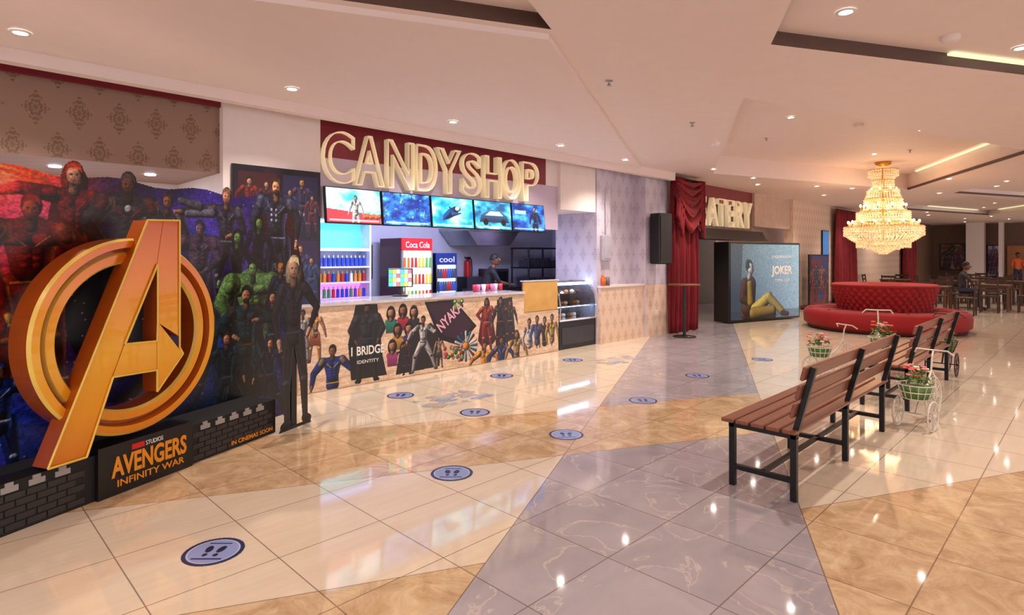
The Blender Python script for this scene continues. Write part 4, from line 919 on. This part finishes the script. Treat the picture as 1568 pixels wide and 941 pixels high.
drape(.62, -1.34, .62, -1.48, 66, 4, .02); drape(.74, -1.42, .74, -1.58, 80, 4, .022); drape(.74, -1.55, .5, -1.74, 56, 8, sag=-.03); drape(.5, -1.72, .5, -1.84, 50, 4, .02); drape(.5, -1.8, .3, -1.88, 36, 4); drape(.3, -1.84, .08, -1.98, 24, 6); drape(.16, -1.3, .16, -1.9, 16, 12)
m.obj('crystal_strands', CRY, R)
m = MB()
for r, z, n_ in ((.66, -1.38, 16), (.42, -1.02, 10), (.25, -.68, 8)):
    for k in range(n_):
        a = 2*math.pi*k/n_; m.cyl((r*math.cos(a), r*math.sin(a), z), (r*math.cos(a), r*math.sin(a), z+.06), .012, mi=0, n=8); m.sph((r*math.cos(a), r*math.sin(a), z+.085), .022, 1, 8, 6, (1, 1, 1.6))
m.obj('candle_bulbs', [GB, emit('bulb', (255, 220, 165), 12)], R)
L = D.lights.new('chandelier_lamp', 'POINT'); L.energy = 80; L.color = s2l((255, 220, 175)); L.shadow_soft_size = .5; lo = D.objects.new('chandelier_lamp', L); COL.objects.link(lo); lo.parent = R; lo.location = (0, 0, -1.2)
# ------------------------------------------------------------ benches
t = NT('stained_slat_wood'); mp = t.new('ShaderNodeMapping'); mp.inputs['Scale'].default_value = (1.2, 30, 30); t.link(t.pos(), mp.inputs[0]); t.col(t.mix(t.noise(2, 5, 1, mp.outputs[0]), (88, 46, 34), (154, 94, 70))); t.set(Roughness=.32); SLAT = t.mat
FRM = mat('bench_frame_black', (24, 22, 24), .35, .4)
def bench(x0, y0, Ln=2.2):
    m = MB(); fr = (.04, Ln/2, Ln-.04)
    for x in fr:
        m.box((x, .42, .215), (.04, .04, .43), 1, bev=.004)
        m.box((x, .02, .215), (.04, .04, .43), 1, bev=.004)
        m.box((x, .22, .415), (.04, .44, .035), 1)
        m.box((x, .22, .13), (.035, .40, .03), 1)
        p0 = Vector((x, .02, .40)); p1 = Vector((x, -.10, .865)); d = p1-p0
        m.box((p0+p1)/2, (.035, .035, d.length), 1, M=d.to_track_quat('Z', 'Y').to_matrix())
    m.bb(0.04, Ln-.04, .205, .235, .12, .145, 1)
    for k in range(5): m.box((Ln/2, .03+.1*k, .448), (Ln+.06, .085, .026), 0, bev=.006)
    d = (Vector((0, -.10, .865))-Vector((0, .02, .40))).normalized(); ang = math.atan2(-d.y, d.z)
    for k, z in enumerate((.18, .305, .43)):
        p = Vector((Ln/2, .02, .40))+d*z*1.0+Vector((0, .03, .01)); m.box(p, (Ln+.06, .024, .09), 0, M=Matrix.Rotation(ang, 3, 'X'), bev=.006)
    return m.obj('park_bench', [SLAT, FRM], loc=(x0, y0, 0))
bench(3.87, 1.36); bench(6.95, 1.36)
# ------------------------------------------------------------ tricycle flower planters
LEAF = mat('leaf_green', (90, 130, 60), .6); FL = [mat('petal_orange', (235, 110, 60), .6), mat('petal_pink', (235, 130, 150), .6), mat('petal_cream', (240, 225, 190), .6)]
WIRE = mat('white_wire', (225, 215, 200), .4, .2); WIRD = mat('dark_wire', (70, 45, 38), .4, .3)
def trike(loc, rz, mt, s=1.0, fl=True):
    m = MB()
    def wheel(c, r, n=10):
        pts = [(c[0]+r*math.cos(2*math.pi*k/28), c[1], c[2]+r*math.sin(2*math.pi*k/28)) for k in range(28)]; m.tube(pts, .007, 0, 6, True)
        pts = [(c[0]+r*.86*math.cos(2*math.pi*k/28), c[1], c[2]+r*.86*math.sin(2*math.pi*k/28)) for k in range(28)]; m.tube(pts, .004, 0, 6, True)
        for k in range(n): a = 2*math.pi*k/n; m.cyl(c, (c[0]+r*math.cos(a), c[1], c[2]+r*math.sin(a)), .0035, n=5)
        m.cyl((c[0], c[1]-.02, c[2]), (c[0], c[1]+.02, c[2]), .014)
    wheel((0, 0, .2), .193); wheel((.42, -.13, .13), .123, 8); wheel((.42, .13, .13), .123, 8)
    m.cyl((.42, -.13, .13), (.42, .13, .13), .006)
    for sy in (-.025, .025): m.tube([(0, sy, .2), (.03, sy, .4), (.05, 0, .46)], .006)
    m.tube([(.05, 0, .46), (.03, 0, .58), (.0, 0, .63)], .008)
    m.tube([(-.02, -.15, .6), (.03, -.12, .64), (0, 0, .635), (.03, .12, .64), (-.02, .15, .6)], .007)
    m.tube([(.05, 0, .46), (.12, 0, .36), (.2, 0, .3), (.32, 0, .24), (.42, 0, .13)], .008)
    for zz, rr in ((.26, .1), (.32, .125), (.38, .14)):
        m.tube([(.4+rr*math.cos(2*math.pi*k/20), rr*math.sin(2*math.pi*k/20), zz) for k in range(20)], .005, 0, 5, True)
    for k in range(14):
        a = 2*math.pi*k/14; m.cyl((.4+.1*math.cos(a), .1*math.sin(a), .26), (.4+.14*math.cos(a), .14*math.sin(a), .38), .004, n=5)
    m.lathe([(.001, .265), (.095, .265), (.12, .36), (.001, .37)], (.4, 0, 0), mi=1, n=18)
    rr = random.Random(int(loc[0]*100))
    for k in range(90):
        a = rr.random()*6.28; r = rr.random()*.14; z = .38+rr.random()*.12*(1.3-r/.14); p = Vector((.4+r*math.cos(a), r*math.sin(a), z)); q_ = p+Vector((rr.uniform(-.05, .05), rr.uniform(-.05, .05), rr.uniform(0, .05)))
        sd_ = Vector((rr.uniform(-1, 1), rr.uniform(-1, 1), .2)).normalized()*.014
        m.add([p, (p+q_)/2+sd_, q_, (p+q_)/2-sd_], [(0, 1, 2, 3)], 1)
    if fl:
        for k in range(22):
            a = rr.random()*6.28; r = rr.random()*.13; c0 = (.4+r*math.cos(a), r*math.sin(a), .45+rr.random()*.09)
            for i in range(5): m.sph((c0[0]+.014*math.cos(i*1.257), c0[1]+.014*math.sin(i*1.257), c0[2]), .013, 2+k % 3, 6, 4, (1, 1, .6))
    o = m.obj('tricycle_flower_planter', [mt, LEAF]+FL, loc=loc, rz=rz); o.scale = (s, s, s); return o
trike((6.78, 1.13, 0), math.radians(172), WIRE, 1.05)
trike((9.95, 1.48, 0), math.radians(180), WIRD, 1.2)
trike((8.5, 2.35, 0), math.radians(150), WIRE, 1.05)
trike((9.6, 2.25, 0), math.radians(200), WIRE, 1.25)
# ------------------------------------------------------------ dining furniture
DW = mat('dark_chair_wood', (62, 36, 26), .45); TW = mat('dining_table_wood', (96, 62, 44), .35)
def chair(loc, rz):
    m = MB()
    for x in (-.19, .19):
        m.box((x, -.19, .225), (.035, .035, .45)); m.box((x, .19, .225), (.035, .035, .45)); p0 = Vector((x, .19, .45)); p1 = Vector((x, .25, .92)); d = p1-p0; m.box((p0+p1)/2, (.03, .03, d.length), M=d.to_track_quat('Z', 'Y').to_matrix())
        m.box((x, 0, .2), (.02, .38, .02))
    m.box((0, 0, .46), (.43, .43, .04), bev=.01)
    for z in (.62, .74, .87): m.box((0, .19+(z-.45)*.13, z), (.38, .02, .07))
    return m.obj('dining_chair', DW, loc=loc, rz=rz)
def table(loc, w=.8):
    m = MB(); m.box((0, 0, .74), (w, w, .035), 0, bev=.006)
    for x in (-1, 1):
        for y in (-1, 1): m.box((x*(w/2-.05), y*(w/2-.05), .362), (.05, .05, .724), 0)
    m.box((0, 0, .69), (w-.1, w-.1, .06)); return m.obj('dining_table', TW, loc=loc)
for (x, y) in ((21.75, 2.2), (19.6, 3.3), (24.6, 3.6), (25.6, 2.2), (29.0, 3.4), (24.5, 5.2)):
    table((x, y, 0))
    for k, (dx, dy) in enumerate(((0, .75), (.75, 0), (0, -.75), (-.75, 0))):
        chair((x+dx, y+dy, 0), -math.pi/2*k)
# ------------------------------------------------------------ floor stickers
def sticker(x, y, r=.15, rz=0):
    c = Cv(2*r, 2*r, 260 if y < 4 else 140, (40, 50, 96), 0); k = r/.15
    c.ell(r, r, r, r, (38, 44, 84), flat=True); c.ell(r, r, r*.86, r*.86, (200, 205, 226), flat=True, cut=False); c.ell(r, r, r*.82, r*.82, (136, 148, 194), flat=True, cut=False)
    for sx in (-1, 1):
        c.ell(r+sx*.032*k, r+.022*k, .019*k, .036*k, (24, 28, 60), flat=True, cut=False, rot=-sx*.15); c.ell(r+sx*.028*k, r-.038*k, .013*k, .016*k, (24, 28, 60), flat=True, cut=False)
    c.poly([(r-.08, r-.085), (r+.08, r-.085), (r+.08, r-.072), (r-.08, r-.072)], (40, 50, 96), cut=False); c.poly([(r-.06, r+.078), (r+.06, r+.078), (r+.06, r+.09), (r-.06, r+.09)], (40, 50, 96), cut=False)
    ca, sa = math.cos(rz), math.sin(rz)
    c.obj('distancing_floor_sticker', None, (x-(r*ca-r*sa), y-(r*sa+r*ca), .002), (-math.pi/2, 0, rz), rough=.25)
for (x, y) in ((1.084, 3.306), (2.686, 3.296), (3.974, 3.305), (5.5, 3.5), (7.15, 3.73), (3.785, 5.55), (3.896, 4.42), (5.34, 5.53), (6.91, 5.62), (8.98, 3.63)): sticker(x, y, rz=math.radians(-45))
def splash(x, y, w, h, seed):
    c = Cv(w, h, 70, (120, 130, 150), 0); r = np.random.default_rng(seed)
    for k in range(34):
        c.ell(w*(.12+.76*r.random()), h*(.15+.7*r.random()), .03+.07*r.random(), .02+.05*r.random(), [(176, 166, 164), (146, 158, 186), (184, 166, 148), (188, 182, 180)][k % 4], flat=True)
    c.obj('floor_splash_patch', None, (x, y, .0015), (-math.pi/2, 0, 0), rough=.2)  # irregular flat patch of grey, blue-grey and tan blotches
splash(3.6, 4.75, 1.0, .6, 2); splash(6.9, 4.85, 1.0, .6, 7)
# ------------------------------------------------------------ extra practical lights
def area(name, loc, size, e, col, rot=(0, 0, 0), sy=None):
    L = D.lights.new(name, 'AREA'); L.energy = e; L.color = s2l(col); L.size = size
    if sy: L.shape = 'RECTANGLE'; L.size_y = sy
    o = D.objects.new(name, L); COL.objects.link(o); o.location = loc; o.rotation_euler = rot; return o
area('kitchen_ceiling_lamp', (6.2, 6.85, 2.6), 4.5, 105, (205, 215, 255), rot=(math.radians(45), 0, 0), sy=.25)
area('kitchen_ceiling_lamp', (9.2, 7.15, 2.72), 1.0, 22, (215, 205, 255), sy=.4)
area('eatery_ceiling_lamp', (13.8, 6.9, 3.1), 2.5, 35, (255, 225, 205), rot=(math.radians(45), 0, 0), sy=.25)
area('alcove_lamp', (1.0, 7.1, 2.40), 1.0, 20, (220, 230, 255), sy=.4)
W = D.worlds.new('world'); SC.world = W; W.use_nodes = True
W.node_tree.nodes['Background'].inputs[0].default_value = (*s2l((252, 242, 246)), 1); W.node_tree.nodes['Background'].inputs[1].default_value = 1.5
# ------------------------------------------------------------ camera
cam = D.cameras.new('camera'); cam.lens = 20.73; cam.sensor_width = 36; cam.shift_y = -.0494; cam.clip_start = .05; cam.clip_end = 200
co = D.objects.new('camera', cam); COL.objects.link(co); co.location = (0, 0, 1.55); co.rotation_euler = (math.pi/2, 0, math.radians(-45)); SC.camera = co
SC.view_settings.view_transform = 'Standard'; SC.view_settings.look = 'None'; SC.view_settings.exposure = .28
